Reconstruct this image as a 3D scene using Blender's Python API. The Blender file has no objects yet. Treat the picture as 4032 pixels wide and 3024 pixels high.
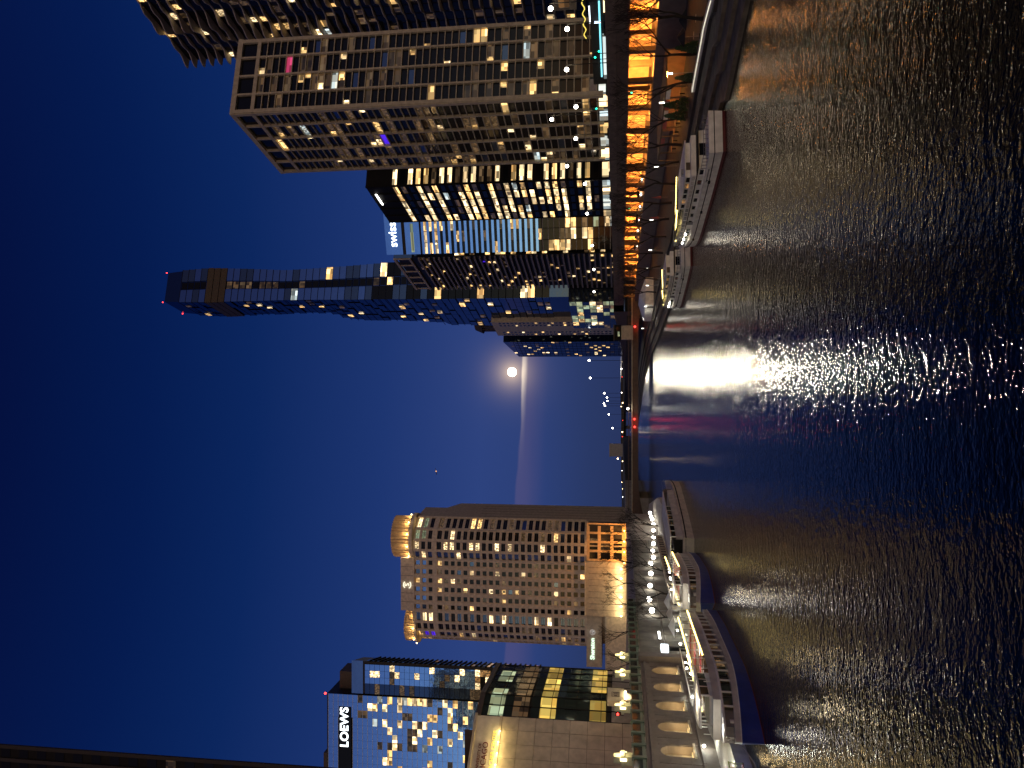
import bpy, bmesh, math, random
from mathutils import Vector, Matrix
R = math.radians
rnd = random.Random(7)
sc = bpy.context.scene
C = sc.collection

# ------------------------------------------------------------------ camera
# phone held sideways on a bridge 11 m above the river: the world's "up" points to the picture's left
EYE = 11.0
PITCH = math.atan(424 / 3028)
cp, sp = math.cos(PITCH), math.sin(PITCH)
cam_d = bpy.data.cameras.new('camera'); cam = bpy.data.objects.new('camera', cam_d); C.objects.link(cam)
m3 = Matrix(((0, 1, 0), (sp, 0, -cp), (-cp, 0, -sp)))      # columns: image right, image up, backwards
cam.matrix_world = Matrix.Translation((0, 0, EYE)) @ m3.to_4x4()
cam_d.sensor_fit = 'HORIZONTAL'; cam_d.sensor_width = 36; cam_d.lens = 36 * 3028 / 4032
cam_d.clip_start = 0.5; cam_d.clip_end = 20000
sc.camera = cam
sc.view_settings.view_transform = 'Standard'; sc.view_settings.look = 'None'
sc.view_settings.exposure = 0; sc.view_settings.gamma = 1; sc.view_settings.use_curve_mapping = False
sc.cycles.use_denoising = True
sc.cycles.max_bounces = 5; sc.cycles.diffuse_bounces = 2; sc.cycles.glossy_bounces = 3
sc.cycles.transmission_bounces = 2; sc.cycles.transparent_max_bounces = 6
sc.cycles.sample_clamp_indirect = 4.0; sc.cycles.sample_clamp_direct = 0; sc.cycles.caustics_reflective = False; sc.cycles.caustics_refractive = False
sc.cycles.use_light_tree = True

# ------------------------------------------------------------------ sky: dusk, sun just set behind the camera (west), full moon rising ahead
MOON_AZ, MOON_EL = 0.9, 7.97                                  # degrees right of the river axis, above the horizon
moon_dir = Vector((math.sin(R(MOON_AZ)) * math.cos(R(MOON_EL)), math.cos(R(MOON_AZ)) * math.cos(R(MOON_EL)), math.sin(R(MOON_EL))))
world = bpy.data.worlds.new('World'); sc.world = world; world.use_nodes = True
wn = world.node_tree; N = wn.nodes; Lk = wn.links
bg = N['Background']
def wnode(t, **k):
    n = N.new(t)
    for a, b in k.items(): setattr(n, a, b)
    return n
def wmath(op, a, b=None, clamp=False):
    n = wnode('ShaderNodeMath', operation=op, use_clamp=clamp)
    for i, v in enumerate((a, b)):
        if v is None: continue
        if isinstance(v, (int, float)): n.inputs[i].default_value = v
        else: Lk.new(v, n.inputs[i])
    return n.outputs[0]
def wmix(kind, f, a, b):
    n = wnode('ShaderNodeMix', data_type='RGBA', blend_type=kind)
    for i, v in ((0, f), (6, a), (7, b)):
        if isinstance(v, (int, float)): n.inputs[i].default_value = v
        elif isinstance(v, tuple): n.inputs[i].default_value = (*v, 1)
        else: Lk.new(v, n.inputs[i])
    return n.outputs[2]
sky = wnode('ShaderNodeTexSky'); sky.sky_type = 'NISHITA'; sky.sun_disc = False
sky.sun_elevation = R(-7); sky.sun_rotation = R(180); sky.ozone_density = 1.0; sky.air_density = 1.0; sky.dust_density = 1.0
co = wnode('ShaderNodeTexCoord'); sep = wnode('ShaderNodeSeparateXYZ'); Lk.new(co.outputs['Generated'], sep.inputs[0])
ramp = wnode('ShaderNodeValToRGB'); Lk.new(sep.outputs[2], ramp.inputs[0])
cr = ramp.color_ramp
stops = [(0.0, (.021, .035, .110)), (0.04, (.022, .040, .130)), (0.10, (.025, .050, .180)), (0.18, (.0255, .054, .205)), (0.30, (.0125, .036, .163)),
         (0.446, (.0036, .0193, .110)), (0.55, (.0016, .0110, .078)), (0.665, (.0006, .0055, .049)), (1.0, (.0003, .003, .030))]
while len(cr.elements) < len(stops): cr.elements.new(0.5)
for e, (p, c) in zip(cr.elements, stops): e.position = p; e.color = (*c, 1)
tw = wmix('MULTIPLY', 1.0, sky.outputs[0], (85, 67, 40))  # western afterglow boosted far up and tinted warm, to light the facades
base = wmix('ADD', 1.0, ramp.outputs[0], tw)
# thin cloud bank low over the horizon
mp = wnode('ShaderNodeMapping'); mp.inputs['Scale'].default_value = (3.2, 3.2, 16); Lk.new(co.outputs['Generated'], mp.inputs[0])
nz = wnode('ShaderNodeTexNoise'); nz.inputs['Scale'].default_value = 1.6; nz.inputs['Detail'].default_value = 5; Lk.new(mp.outputs[0], nz.inputs[0])
warp = wmath('MULTIPLY', wmath('SUBTRACT', nz.outputs[0], 0.5), 0.022)
tilt = wmath('MULTIPLY', sep.outputs[0], 0.030)
zz = wmath('ADD', wmath('ADD', sep.outputs[2], warp), tilt)
def sstep(v, a, b):
    n = wnode('ShaderNodeMapRange', interpolation_type='SMOOTHSTEP'); Lk.new(v, n.inputs[0])
    n.inputs[1].default_value = a; n.inputs[2].default_value = b; n.inputs[3].default_value = 0; n.inputs[4].default_value = 1
    return n.outputs[0]
top_edge = wmath('SUBTRACT', 1.0, sstep(zz, 0.1265, 0.1295))
mask = wmath('MULTIPLY', sstep(zz, 0.088, 0.122), top_edge)
mask2 = wmath('MULTIPLY', sstep(zz, 0.1185, 0.1260), top_edge)
vd = wnode('ShaderNodeVectorMath', operation='DOT_PRODUCT'); Lk.new(co.outputs['Generated'], vd.inputs[0]); vd.inputs[1].default_value = moon_dir
ang = wmath('ARCCOSINE', vd.outputs['Value'])
near = wmath('EXPONENT', wmath('MULTIPLY', ang, -22.0))          # moonlight scattered forward by thin air and cloud
tight = wmath('EXPONENT', wmath('MULTIPLY', ang, -85.0))
cloud = wmix('ADD', 1.0, (.034, .016, .009), wmix('MULTIPLY', 1.0, wmath('MULTIPLY', mask2, wmath('EXPONENT', wmath('MULTIPLY', ang, -42.0))), (1.1, .92, .60)))
aur = wmix('ADD', 1.0, wmix('MULTIPLY', 1.0, near, (.013, .011, .006)), wmix('MULTIPLY', 1.0, tight, (.95, .66, .34)))
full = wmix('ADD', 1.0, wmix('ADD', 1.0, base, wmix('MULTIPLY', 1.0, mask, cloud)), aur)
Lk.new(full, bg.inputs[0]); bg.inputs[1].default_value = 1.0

# the one sun lamp is the moon's own light (three quarters of a degree above the modelled disc, so that the disc does not block it)
sl = bpy.data.lights.new('moonlight', 'SUN'); so = bpy.data.objects.new('moonlight', sl); C.objects.link(so)
sl.energy = 0.085; sl.angle = R(0.55); sl.color = (1, .88, .66)
so.rotation_euler = (-Vector((moon_dir.x, moon_dir.y, moon_dir.z + .014))).to_track_quat('-Z', 'Y').to_euler()

# ------------------------------------------------------------------ materials
MATS = {}
def M(name, col=(.5, .5, .5), rough=.7, metal=0.0, emit=None, es=0.0, var=.18, scale=.9, spec=.5, bump=0.0, bscale=6):
    if name in MATS: return MATS[name]
    m = bpy.data.materials.new(name); m.use_nodes = True; nt = m.node_tree; b = nt.nodes['Principled BSDF']
    b.inputs['Roughness'].default_value = rough; b.inputs['Metallic'].default_value = metal
    b.inputs['Specular IOR Level'].default_value = spec
    tc = nt.nodes.new('ShaderNodeNewGeometry')
    n = nt.nodes.new('ShaderNodeTexNoise'); n.inputs['Scale'].default_value = scale; n.inputs['Detail'].default_value = 4
    nt.links.new(tc.outputs['Position'], n.inputs[0])
    r = nt.nodes.new('ShaderNodeMapRange'); nt.links.new(n.outputs[0], r.inputs[0])
    r.inputs[1].default_value = .3; r.inputs[2].default_value = .7; r.inputs[3].default_value = 1 - var; r.inputs[4].default_value = 1 + var
    mx = nt.nodes.new('ShaderNodeMix'); mx.data_type = 'RGBA'; mx.blend_type = 'MULTIPLY'; mx.inputs[0].default_value = 1
    mx.inputs[6].default_value = (*col, 1); nt.links.new(r.outputs[0], mx.inputs[7]); nt.links.new(mx.outputs[2], b.inputs['Base Color'])
    if emit:
        b.inputs['Emission Color'].default_value = (*emit, 1); b.inputs['Emission Strength'].default_value = es
    if bump:
        n2 = nt.nodes.new('ShaderNodeTexNoise'); n2.inputs['Scale'].default_value = bscale; n2.inputs['Detail'].default_value = 5
        nt.links.new(tc.outputs['Position'], n2.inputs[0])
        bp = nt.nodes.new('ShaderNodeBump'); bp.inputs['Strength'].default_value = bump; bp.inputs['Distance'].default_value = .05
        nt.links.new(n2.outputs[0], bp.inputs['Height']); nt.links.new(bp.outputs[0], b.inputs['Normal'])
    MATS[name] = m; return m
def LIT(name, col, es, cell=.9, lo=.12, hi=1.35):
    """a lit room behind glass: blinds, lamps and furniture break the light up"""
    m = bpy.data.materials.new(name); m.use_nodes = True; nt = m.node_tree; b = nt.nodes['Principled BSDF']
    b.inputs['Base Color'].default_value = (.02, .02, .02, 1); b.inputs['Roughness'].default_value = .12
    g = nt.nodes.new('ShaderNodeNewGeometry'); oi = nt.nodes.new('ShaderNodeObjectInfo')
    tc = nt.nodes.new('ShaderNodeTexCoord'); ml = nt.nodes.new('ShaderNodeVectorMath'); ml.operation = 'MULTIPLY_ADD'
    nt.links.new(tc.outputs['Object'], ml.inputs[0]); ml.inputs[1].default_value = (2.6 * cell, 2.6 * cell, 1.7); nt.links.new(oi.outputs['Random'], ml.inputs[2])
    fl = nt.nodes.new('ShaderNodeVectorMath'); fl.operation = 'FLOOR'; nt.links.new(ml.outputs[0], fl.inputs[0])
    ad3 = nt.nodes.new('ShaderNodeVectorMath'); ad3.operation = 'ADD'; nt.links.new(fl.outputs[0], ad3.inputs[0])
    cb = nt.nodes.new('ShaderNodeMath'); cb.operation = 'MULTIPLY'; nt.links.new(oi.outputs['Random'], cb.inputs[0]); cb.inputs[1].default_value = 917.0; nt.links.new(cb.outputs[0], ad3.inputs[1])
    v = nt.nodes.new('ShaderNodeTexWhiteNoise'); v.noise_dimensions = '3D'; nt.links.new(ad3.outputs[0], v.inputs['Vector'])
    sx = nt.nodes.new('ShaderNodeSeparateColor'); nt.links.new(v.outputs['Color'], sx.inputs[0])
    pw = nt.nodes.new('ShaderNodeMath'); pw.operation = 'POWER'; nt.links.new(sx.outputs[0], pw.inputs[0]); pw.inputs[1].default_value = 1.6
    r1 = nt.nodes.new('ShaderNodeMapRange'); nt.links.new(pw.outputs[0], r1.inputs[0]); r1.inputs[3].default_value = lo; r1.inputs[4].default_value = hi
    ad = nt.nodes.new('ShaderNodeMath'); ad.operation = 'ADD'; nt.links.new(oi.outputs['Random'], ad.inputs[0]); nt.links.new(g.outputs['Random Per Island'], ad.inputs[1])
    fr = nt.nodes.new('ShaderNodeMath'); fr.operation = 'FRACT'; nt.links.new(ad.outputs[0], fr.inputs[0])
    r2 = nt.nodes.new('ShaderNodeMapRange'); nt.links.new(fr.outputs[0], r2.inputs[0]); r2.inputs[3].default_value = .3; r2.inputs[4].default_value = 1.15
    mu = nt.nodes.new('ShaderNodeMath'); mu.operation = 'MULTIPLY'; nt.links.new(r1.outputs[0], mu.inputs[0]); nt.links.new(r2.outputs[0], mu.inputs[1])
    mu2 = nt.nodes.new('ShaderNodeMath'); mu2.operation = 'MULTIPLY'; nt.links.new(mu.outputs[0], mu2.inputs[0]); mu2.inputs[1].default_value = es
    nt.links.new(mu2.outputs[0], b.inputs['Emission Strength'])
    hs = nt.nodes.new('ShaderNodeMix'); hs.data_type = 'RGBA'; hs.blend_type = 'MIX'; nt.links.new(sx.outputs[1], hs.inputs[0])
    hs.inputs[6].default_value = (*col, 1); hs.inputs[7].default_value = (min(1, col[0] * 1.05), col[1] * .8, col[2] * .62, 1)
    nt.links.new(hs.outputs[2], b.inputs['Emission Color'])
    MATS[name] = m; return m
def GL(name, col, rough=.06, metal=0.0, wob=.02):
    """dark window glass with a slightly uneven surface"""
    m = bpy.data.materials.new(name); m.use_nodes = True; nt = m.node_tree; b = nt.nodes['Principled BSDF']
    b.inputs['Base Color'].default_value = (*col, 1); b.inputs['Roughness'].default_value = rough; b.inputs['Metallic'].default_value = metal; b.inputs['Specular IOR Level'].default_value = .22
    g = nt.nodes.new('ShaderNodeNewGeometry'); n = nt.nodes.new('ShaderNodeTexNoise'); n.inputs['Scale'].default_value = .35
    nt.links.new(g.outputs['Position'], n.inputs[0])
    bp = nt.nodes.new('ShaderNodeBump'); bp.inputs['Strength'].default_value = 1; bp.inputs['Distance'].default_value = wob
    nt.links.new(n.outputs[0], bp.inputs['Height']); nt.links.new(bp.outputs[0], b.inputs['Normal'])
    MATS[name] = m; return m
M('concrete', (.42, .38, .33), .85, bump=.3); M('pale_concrete', (.62, .57, .50), .8); M('dark_stone', (.17, .14, .12), .75, bump=.3)
M('limestone', (.54, .47, .36), .85, bump=.2); M('tan_stone', (.74, .64, .49), .85); M('black_metal', (.013, .012, .011), .7, spec=.15)
M('dark_core', (.012, .011, .010), .6); M('grey_metal', (.25, .25, .25), .45, .6); M('white_paint', (.90, .88, .80), .45)
M('cream_paint', (.66, .62, .53), .5); M('blue_paint', (.012, .045, .30), .35); M('red_paint', (.13, .012, .010), .45)
M('bark', (.022, .017, .013), .95); M('asphalt', (.05, .05, .05), .9); M('soil', (.07, .06, .05), .95)
M('leaf', (.035, .075, .03), .7); M('wood', (.20, .11, .055), .6); M('fabric_black', (.02, .02, .02), .9); M('fabric_red', (.35, .10, .09), .8)
M('green_panel', (.10, .15, .11), .3); M('brown_panel', (.10, .075, .055), .7); M('frame_beige', (.46, .41, .29), .8)
M('aqua_slab', (.46, .42, .37), .8); M('mullion', (.55, .56, .58), .35, .7); M('gold_stone', (.72, .52, .28), .7)
M('rope', (.5, .45, .35), .9); M('tyre', (.02, .02, .02), .9); M('car_dark', (.05, .05, .06), .3); M('car_white', (.6, .6, .6), .3); M('car_red', (.3, .03, .03), .3)
M('ceiling_dark', (.10, .085, .07), .9); M('wacker_wall', (.55, .45, .33), .85, var=.3, scale=.5)
LIT('lit_warm', (1, .66, .26), 2.5); LIT('lit_white', (1, .80, .46), 3.0); LIT('lit_dim', (1, .66, .34), .13); LIT('lit_cool', (.75, .95, 1), 1.2)
LIT('lit_yellow', (1, .72, .16), 1.1, .5, .45, 1.2); LIT('lit_pink', (1, .10, .35), .9); LIT('lit_violet', (.08, .02, 1), 1.2, .2, .8, 1.1); LIT('lit_green', (.72, .95, .62), .75, .6, .3, 1.2)
LIT('lit_amber', (1, .55, .20), .55, .7)
GL('glass_dark', (.010, .011, .013), .08); GL('glass_blue', (.16, .27, .52), .05, .9); GL('glass_deep', (.05, .09, .20), .07, .9); GL('glass_slate', (.10, .15, .23), .10, .8)
GL('glass_bright', (.22, .44, .95), .06, .9); GL('glass_green', (.05, .07, .06), .06, .4)
def EM(name, col, es):
    return M(name, (.02, .02, .02), .5, 0, col, es)
EM('e_white', (1, .93, .80), 22); EM('e_warm', (1, .70, .34), 14); EM('e_sodium', (1, .34, .05), 110); EM('e_cyan', (.25, .85, 1), 1.6); EM('e_teal', (.10, .85, .65), 1.5)
EM('e_red', (1, .04, .03), 6); EM('e_green', (.02, 1, .55), 5); EM('e_sign', (.85, .93, 1), 3.0); EM('e_signg', (.75, 1, .78), 1.5); EM('e_purple', (.62, .50, 1), 1.6)
EM('e_string', (1, .74, .22), 6); EM('e_bluewhite', (.65, .78, 1), 5); EM('e_moon', (1, .95, .86), 14); EM('e_strip', (1, .97, .9), 6); EM('e_yellow', (1, .75, .12), 1.3)
EM('e_amber_dot', (1, .5, .2), 1.2); EM('e_lantern', (1, .76, .36), 5); EM('e_post', (1, .94, .82), 5); EM('e_logo', (1, .93, .72), 1.4); EM('e_niche', (1, .72, .32), 1.0); EM('e_lemon', (1, .95, .30), 1.6); EM('e_magenta', (1, .35, .6), 1.0)

# ------------------------------------------------------------------ mesh helpers
MESH = {}
def cube_mesh(mat):
    k = ('cube', mat)
    if k not in MESH:
        me = bpy.data.meshes.new('block'); v = [(x, y, z) for x in (-.5, .5) for y in (-.5, .5) for z in (-.5, .5)]
        me.from_pydata(v, [], [(0, 1, 3, 2), (4, 6, 7, 5), (0, 4, 5, 1), (2, 3, 7, 6), (0, 2, 6, 4), (1, 5, 7, 3)]); me.materials.append(MATS[mat]); MESH[k] = me
    return MESH[k]
def ball_mesh(mat, seg=10):
    k = ('ball', mat, seg)
    if k not in MESH:
        bm = bmesh.new(); bmesh.ops.create_uvsphere(bm, u_segments=seg, v_segments=max(5, seg // 2 + 1), radius=.5)
        me = bpy.data.meshes.new('ball'); bm.to_mesh(me); bm.free()
        for p in me.polygons: p.use_smooth = True
        me.materials.append(MATS[mat]); MESH[k] = me
    return MESH[k]
def cyl_mesh(mat, seg=8, top=1.0):
    k = ('cyl', mat, seg, top)
    if k not in MESH:
        bm = bmesh.new(); bmesh.ops.create_cone(bm, cap_ends=True, segments=seg, radius1=.5, radius2=.5 * top, depth=1)
        me = bpy.data.meshes.new('round'); bm.to_mesh(me); bm.free(); me.materials.append(MATS[mat]); MESH[k] = me
    return MESH[k]
def obj(name, me, parent=None, loc=(0, 0, 0), scale=(1, 1, 1), rz=0.0, rot=None):
    o = bpy.data.objects.new(name, me); C.objects.link(o); o.location = loc; o.scale = scale
    o.rotation_euler = rot if rot else (0, 0, rz)
    if parent: o.parent = parent
    return o
def box(name, parent, mat, c, s, rz=0.0, rot=None): return obj(name, cube_mesh(mat), parent, c, s, rz, rot)
def ball(name, parent, mat, c, d, seg=10): return obj(name, ball_mesh(mat, seg), parent, c, d if isinstance(d, tuple) else (d, d, d))
def cyl(name, parent, mat, c, d, h, seg=8, top=1.0, rot=None): return obj(name, cyl_mesh(mat, seg, top), parent, c, (d, d, h), 0, rot)
def mesh(name, verts, faces, mat, parent=None, smooth=False, mats=None, idx=None, loc=(0, 0, 0)):
    me = bpy.data.meshes.new(name); me.from_pydata(verts, [], faces)
    for m in (mats or [mat]): me.materials.append(MATS[m])
    if idx: me.polygons.foreach_set('material_index', idx)
    if smooth:
        for p in me.polygons: p.use_smooth = True
    me.update()
    return obj(name, me, parent, loc)
def tag(o, label, cat, group=None):
    o['label'] = label; o['category'] = cat
    if group: o['group'] = group
    return o
def thing(name, label, cat, loc=(0, 0, 0), rz=0.0, group=None):
    o = bpy.data.objects.new(name, None); C.objects.link(o); o.location = loc; o.rotation_euler = (0, 0, rz); o.empty_display_size = .3
    return tag(o, label, cat, group)
def struct(o): o['kind'] = 'structure'; return o
def light(parent, loc, col, watt, r=.25, kind='POINT', name='lamp_light'):
    l = bpy.data.lights.new(name, kind); l.color = col; l.energy = watt
    l.shadow_soft_size = r
    o = bpy.data.objects.new(name, l); C.objects.link(o); o.location = loc
    if parent: o.parent = parent
    return o
def prism(name, poly, z0, z1, mat, parent=None):
    n = len(poly); v = [(x, y, z0) for x, y in poly] + [(x, y, z1) for x, y in poly]
    f = [tuple(range(n))[::-1], tuple(range(n, 2 * n))] + [(i, (i + 1) % n, n + (i + 1) % n, n + i) for i in range(n)]
    return mesh(name, v, f, mat, parent)
def tube_path(pts, rad, seg=5, close=False):
    """verts, faces of a tube through pts with radius per point"""
    V, Fc = [], []
    for i, p in enumerate(pts):
        p = Vector(p); a = Vector(pts[max(0, i - 1)]); b = Vector(pts[min(len(pts) - 1, i + 1)]); d = (b - a)
        if d.length < 1e-6: d = Vector((0, 0, 1))
        d.normalize(); u = d.cross(Vector((.3, .2, 1)).normalized()); u = u.normalized() if u.length > 1e-4 else Vector((1, 0, 0)); w = d.cross(u)
        r = rad[i] if isinstance(rad, (list, tuple)) else rad
        for k in range(seg):
            t = 2 * math.pi * k / seg; V.append(tuple(p + u * (r * math.cos(t)) + w * (r * math.sin(t))))
    for i in range(len(pts) - 1):
        for k in range(seg):
            Fc.append((i * seg + k, i * seg + (k + 1) % seg, (i + 1) * seg + (k + 1) % seg, (i + 1) * seg + k))
    return V, Fc
def tube(name, pts, rad, mat, parent=None, seg=5):
    v, f = tube_path(pts, rad, seg); return mesh(name, v, f, mat, parent)
def text(name, s, mat, parent, loc, rot, size, depth=.1, align='CENTER', bold=0.0, spacing=1.0):
    cu = bpy.data.curves.new(name, 'FONT'); cu.body = s; cu.size = size; cu.extrude = depth; cu.align_x = align; cu.align_y = 'CENTER'; cu.offset = bold; cu.space_character = spacing
    tmp = bpy.data.objects.new(name + '_curve', cu); me = bpy.data.meshes.new_from_object(tmp); bpy.data.objects.remove(tmp); bpy.data.curves.remove(cu)
    me.materials.clear(); me.materials.append(MATS[mat])
    return obj(name, me, parent, loc, rot=rot)
ORD = ['first', 'second', 'third', 'fourth', 'fifth', 'sixth', 'seventh', 'eighth', 'ninth', 'tenth', 'eleventh', 'twelfth', 'thirteenth', 'fourteenth', 'fifteenth', 'sixteenth']

class Bld:
    """a building: an Empty with its parts; the first 300 windows are parts of their own, the rest one part"""
    def __init__(s, name, label, loc=(0, 0, 0), rz=0.0, cat='building', limit=300):
        s.root = thing(name, label, cat, loc, rz); s.n = 0; s.mass = {}; s.limit = limit
    def window(s, mat, c, size, rz):
        if s.n < s.limit:
            s.n += 1; return box('window', s.root, mat, c, size, rz)
        s.mass.setdefault(mat, []).append((c, size, rz))
    def finish(s):
        if not s.mass: return
        V, Fc, idx, mats = [], [], [], list(s.mass)
        for mi, m in enumerate(mats):
            for c, (a, b, d), rz in s.mass[m]:
                ca, sa = math.cos(rz), math.sin(rz); k = len(V)
                for x, y, z in [(-.5, -.5, -.5), (.5, -.5, -.5), (.5, .5, -.5), (-.5, .5, -.5), (-.5, -.5, .5), (.5, -.5, .5), (.5, .5, .5), (-.5, .5, .5)]:
                    X, Y = x * a, y * b; V.append((c[0] + X * ca - Y * sa, c[1] + X * sa + Y * ca, c[2] + z * d))
                for f in ((0, 1, 5, 4), (1, 2, 6, 5), (2, 3, 7, 6), (3, 0, 4, 7), (4, 5, 6, 7), (3, 2, 1, 0)):
                    Fc.append(tuple(k + i for i in f)); idx.append(mi)
        o = mesh('small_windows', V, Fc, None, s.root, mats=mats, idx=idx); o['kind'] = 'stuff'
class Face:
    """one wall of a building, from p0 to p1 with the outside on the right-hand side"""
    def __init__(s, b, p0, p1):
        s.b = b; s.p = Vector(p0); d = Vector(p1) - s.p; s.L = d.length; s.d = d / s.L; s.n = Vector((s.d.y, -s.d.x)); s.a = math.atan2(s.d.y, s.d.x)
    def pos(s, u, out, z): q = s.p + s.d * u + s.n * out; return (q.x, q.y, z)
    def put(s, name, mat, u, z, su, sz, so, out=0.0, parent=None): return box(name, parent or s.b.root, mat, s.pos(u, out, z), (su, so, sz), s.a)
    def win(s, mat, u, z, su, sz, out=0.0, so=.12): return s.b.window(mat, s.pos(u, out, z), (su, so, sz), s.a)
def pick(*pairs):
    t = rnd.random() * sum(w for _, w in pairs)
    for m, w in pairs:
        t -= w
        if t <= 0: return m
    return pairs[-1][0]
def lerp(a, b, t): return a + (b - a) * t
def along(line, Y):
    for a, b in zip(line, line[1:]):
        if a[1] <= Y <= b[1]: return lerp(a[0], b[0], (Y - a[1]) / (b[1] - a[1]))
    return line[-1][0] if Y > line[-1][1] else line[0][0]

# ------------------------------------------------------------------ the setting: water, banks, decks
wm = bpy.data.materials.new('river_water'); wm.use_nodes = True; nt = wm.node_tree; pb = nt.nodes['Principled BSDF']
pb.inputs['Base Color'].default_value = (.004, .007, .009, 1); pb.inputs['Roughness'].default_value = .03; pb.inputs['IOR'].default_value = 1.33; pb.inputs['Specular IOR Level'].default_value = .20
geo = nt.nodes.new('ShaderNodeNewGeometry'); prev = None
for sx_, sy_, rot_, amp, det in ((.30, .45, .15, .055, 2), (1.4, 1.9, -.12, .044, 1), (3.4, 5.0, .22, .030, 1), (9, 11, -.3, .006, 0)):
    mpn = nt.nodes.new('ShaderNodeMapping'); mpn.inputs['Scale'].default_value = (sx_, sy_, 1); mpn.inputs['Rotation'].default_value = (0, 0, rot_)
    nt.links.new(geo.outputs['Position'], mpn.inputs[0])
    nn = nt.nodes.new('ShaderNodeTexNoise'); nn.inputs['Scale'].default_value = 1; nn.inputs['Detail'].default_value = det; nn.inputs['Distortion'].default_value = .4
    nt.links.new(mpn.outputs[0], nn.inputs[0])
    bp = nt.nodes.new('ShaderNodeBump'); bp.inputs['Strength'].default_value = 1; bp.inputs['Distance'].default_value = amp
    nt.links.new(nn.outputs[0], bp.inputs['Height'])
    if prev: nt.links.new(prev.outputs[0], bp.inputs['Normal'])
    prev = bp
# ripples too small to model roughen the reach beyond the moored boats
sepw = nt.nodes.new('ShaderNodeSeparateXYZ'); nt.links.new(geo.outputs['Position'], sepw.inputs[0])
mr = nt.nodes.new('ShaderNodeMapRange'); nt.links.new(sepw.outputs[1], mr.inputs[0]); mr.inputs[1].default_value = 25; mr.inputs[2].default_value = 170; mr.inputs[3].default_value = .03; mr.inputs[4].default_value = .085
nt.links.new(mr.outputs[0], pb.inputs['Roughness'])
nt.links.new(prev.outputs[0], pb.inputs['Normal']); MATS['river_water'] = wm
struct(mesh('water', [(-4000, -200, 0), (4000, -200, 0), (4000, 9000, 0), (-4000, 9000, 0)], [(0, 1, 2, 3)], 'river_water'))

Q = [(37.5, 40), (32.6, 67.5), (28.9, 80.5), (29.9, 84), (27.6, 100), (24.4, 118), (22.8, 121.5), (17.8, 147), (17.0, 165), (13.0, 214), (8.8, 284), (-1, 359), (-15, 426), (-40, 560)]   # water line of the south bank
D = [(68, 40), (60, 75), (53, 117), (48.5, 147), (41, 205), (36, 260), (32, 300), (25, 360), (8, 450), (-20, 560)]                              # edge of the street deck
def sub(line, y0, y1):
    return [(along(line, y0), y0)] + [p for p in line if y0 < p[1] < y1] + [(along(line, y1), y1)]
def strip_poly(l0, o0, l1, o1, y0, y1):
    a = [(x + o0, y) for x, y in sub(l0, y0, y1)]; b = [(x + o1, y) for x, y in sub(l1, y0, y1)]
    return a + b[::-1]
M('paving', (.05, .045, .04), .85, bump=.3, var=.3)
M('quay_stone', (.15, .13, .09), .85, bump=.5, var=.35, scale=.7)
RW = 1.6                                                            # level of the right bank promenade
struct(prism('riverwalk', strip_poly(Q, 9, D, .5, 40, 560), -1, RW, 'paving'))
for k, zt in enumerate((.42, .82, 1.22)):                            # broad low stone steps down to the water
    struct(prism('quay_ledge', strip_poly(Q, k * 3.0, Q, k * 3.0 + 3.0, 40, 560), -1.5, zt, 'quay_stone'))
struct(prism('lower_road', strip_poly(D, .5, D, 18, 40, 330), -1, 5.2, 'asphalt'))
struct(prism('upper_road', strip_poly(D, -.6, D, 44, 40, 305), 10.6, 12.0, 'ceiling_dark'))
struct(prism('wall_under_road', strip_poly(D, 16, D, 17.5, 40, 330), 5.2, 10.6, 'wacker_wall'))
struct(prism('ground', [(72, 305), (1500, 305), (1500, -100), (110, -100), (108, 40), (97, 117), (85, 205), (76, 300)], -1, 12.0, 'asphalt'))
struct(prism('far_ground', [(25, 330), (1500, 306), (1500, 900), (20, 900), (-20, 560), (8, 450)], -1, 8.0, 'soil'))
struct(prism('north_terrace', [(-38, 30), (-38, 190), (-40, 240), (-52, 290), (-52, 420), (-900, 420), (-900, 30)], -1, 8.3, 'concrete'))
struct(prism('north_ground', [(-60, 420.1), (-60, 900), (-1500, 900), (-1500, 420.1)], -1, 7.5, 'soil'))
struct(prism('north_dock', [(-32.6, 30), (-31.6, 100), (-29.6, 120), (-27, 160), (-29, 200), (-40, 260), (-51.9, 290), (-40, 240.2), (-37.9, 190), (-37.9, 30)], -1, 1.3, 'pale_concrete'))
M('viaduct_stone', (.13, .105, .085), .85, var=.3)
# street parapet: one panel between every pair of joints
fr = thing('viaduct', 'dark two-level riverside road viaduct on tall columns, lit orange below', 'viaduct', (0, 0, 0))
pts = sub(D, 42, 304); Y = 42.0; k = 0
while Y < 300:
    y2 = min(Y + 9, 304); x1, x2 = along(D, Y) - .75, along(D, y2) - .75
    cx, cy = (x1 + x2) / 2, (Y + y2) / 2; L = math.hypot(x2 - x1, y2 - Y); a = math.atan2(y2 - Y, x2 - x1)
    box('parapet_panel', fr, 'viaduct_stone', (cx, cy, 12.35), (L - .12, .35, 1.5), a)
    box('girder', fr, 'brown_panel', (cx + .1, cy, 10.5), (L - .02, .5, 1.9), a)
    cx3 = along(D, Y) + .6
    box('column', fr, 'brown_panel', (cx3, Y, 7.4), (.8, .8, 4.4), a)
    box('column', fr, 'brown_panel', (cx3 + 8, Y, 7.9), (.9, .9, 5.4), a)
    box('low_wall', fr, 'dark_stone', (cx + .9, cy, 3.5), (L - .02, .4, 3.9), a)
    Y = y2
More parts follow.
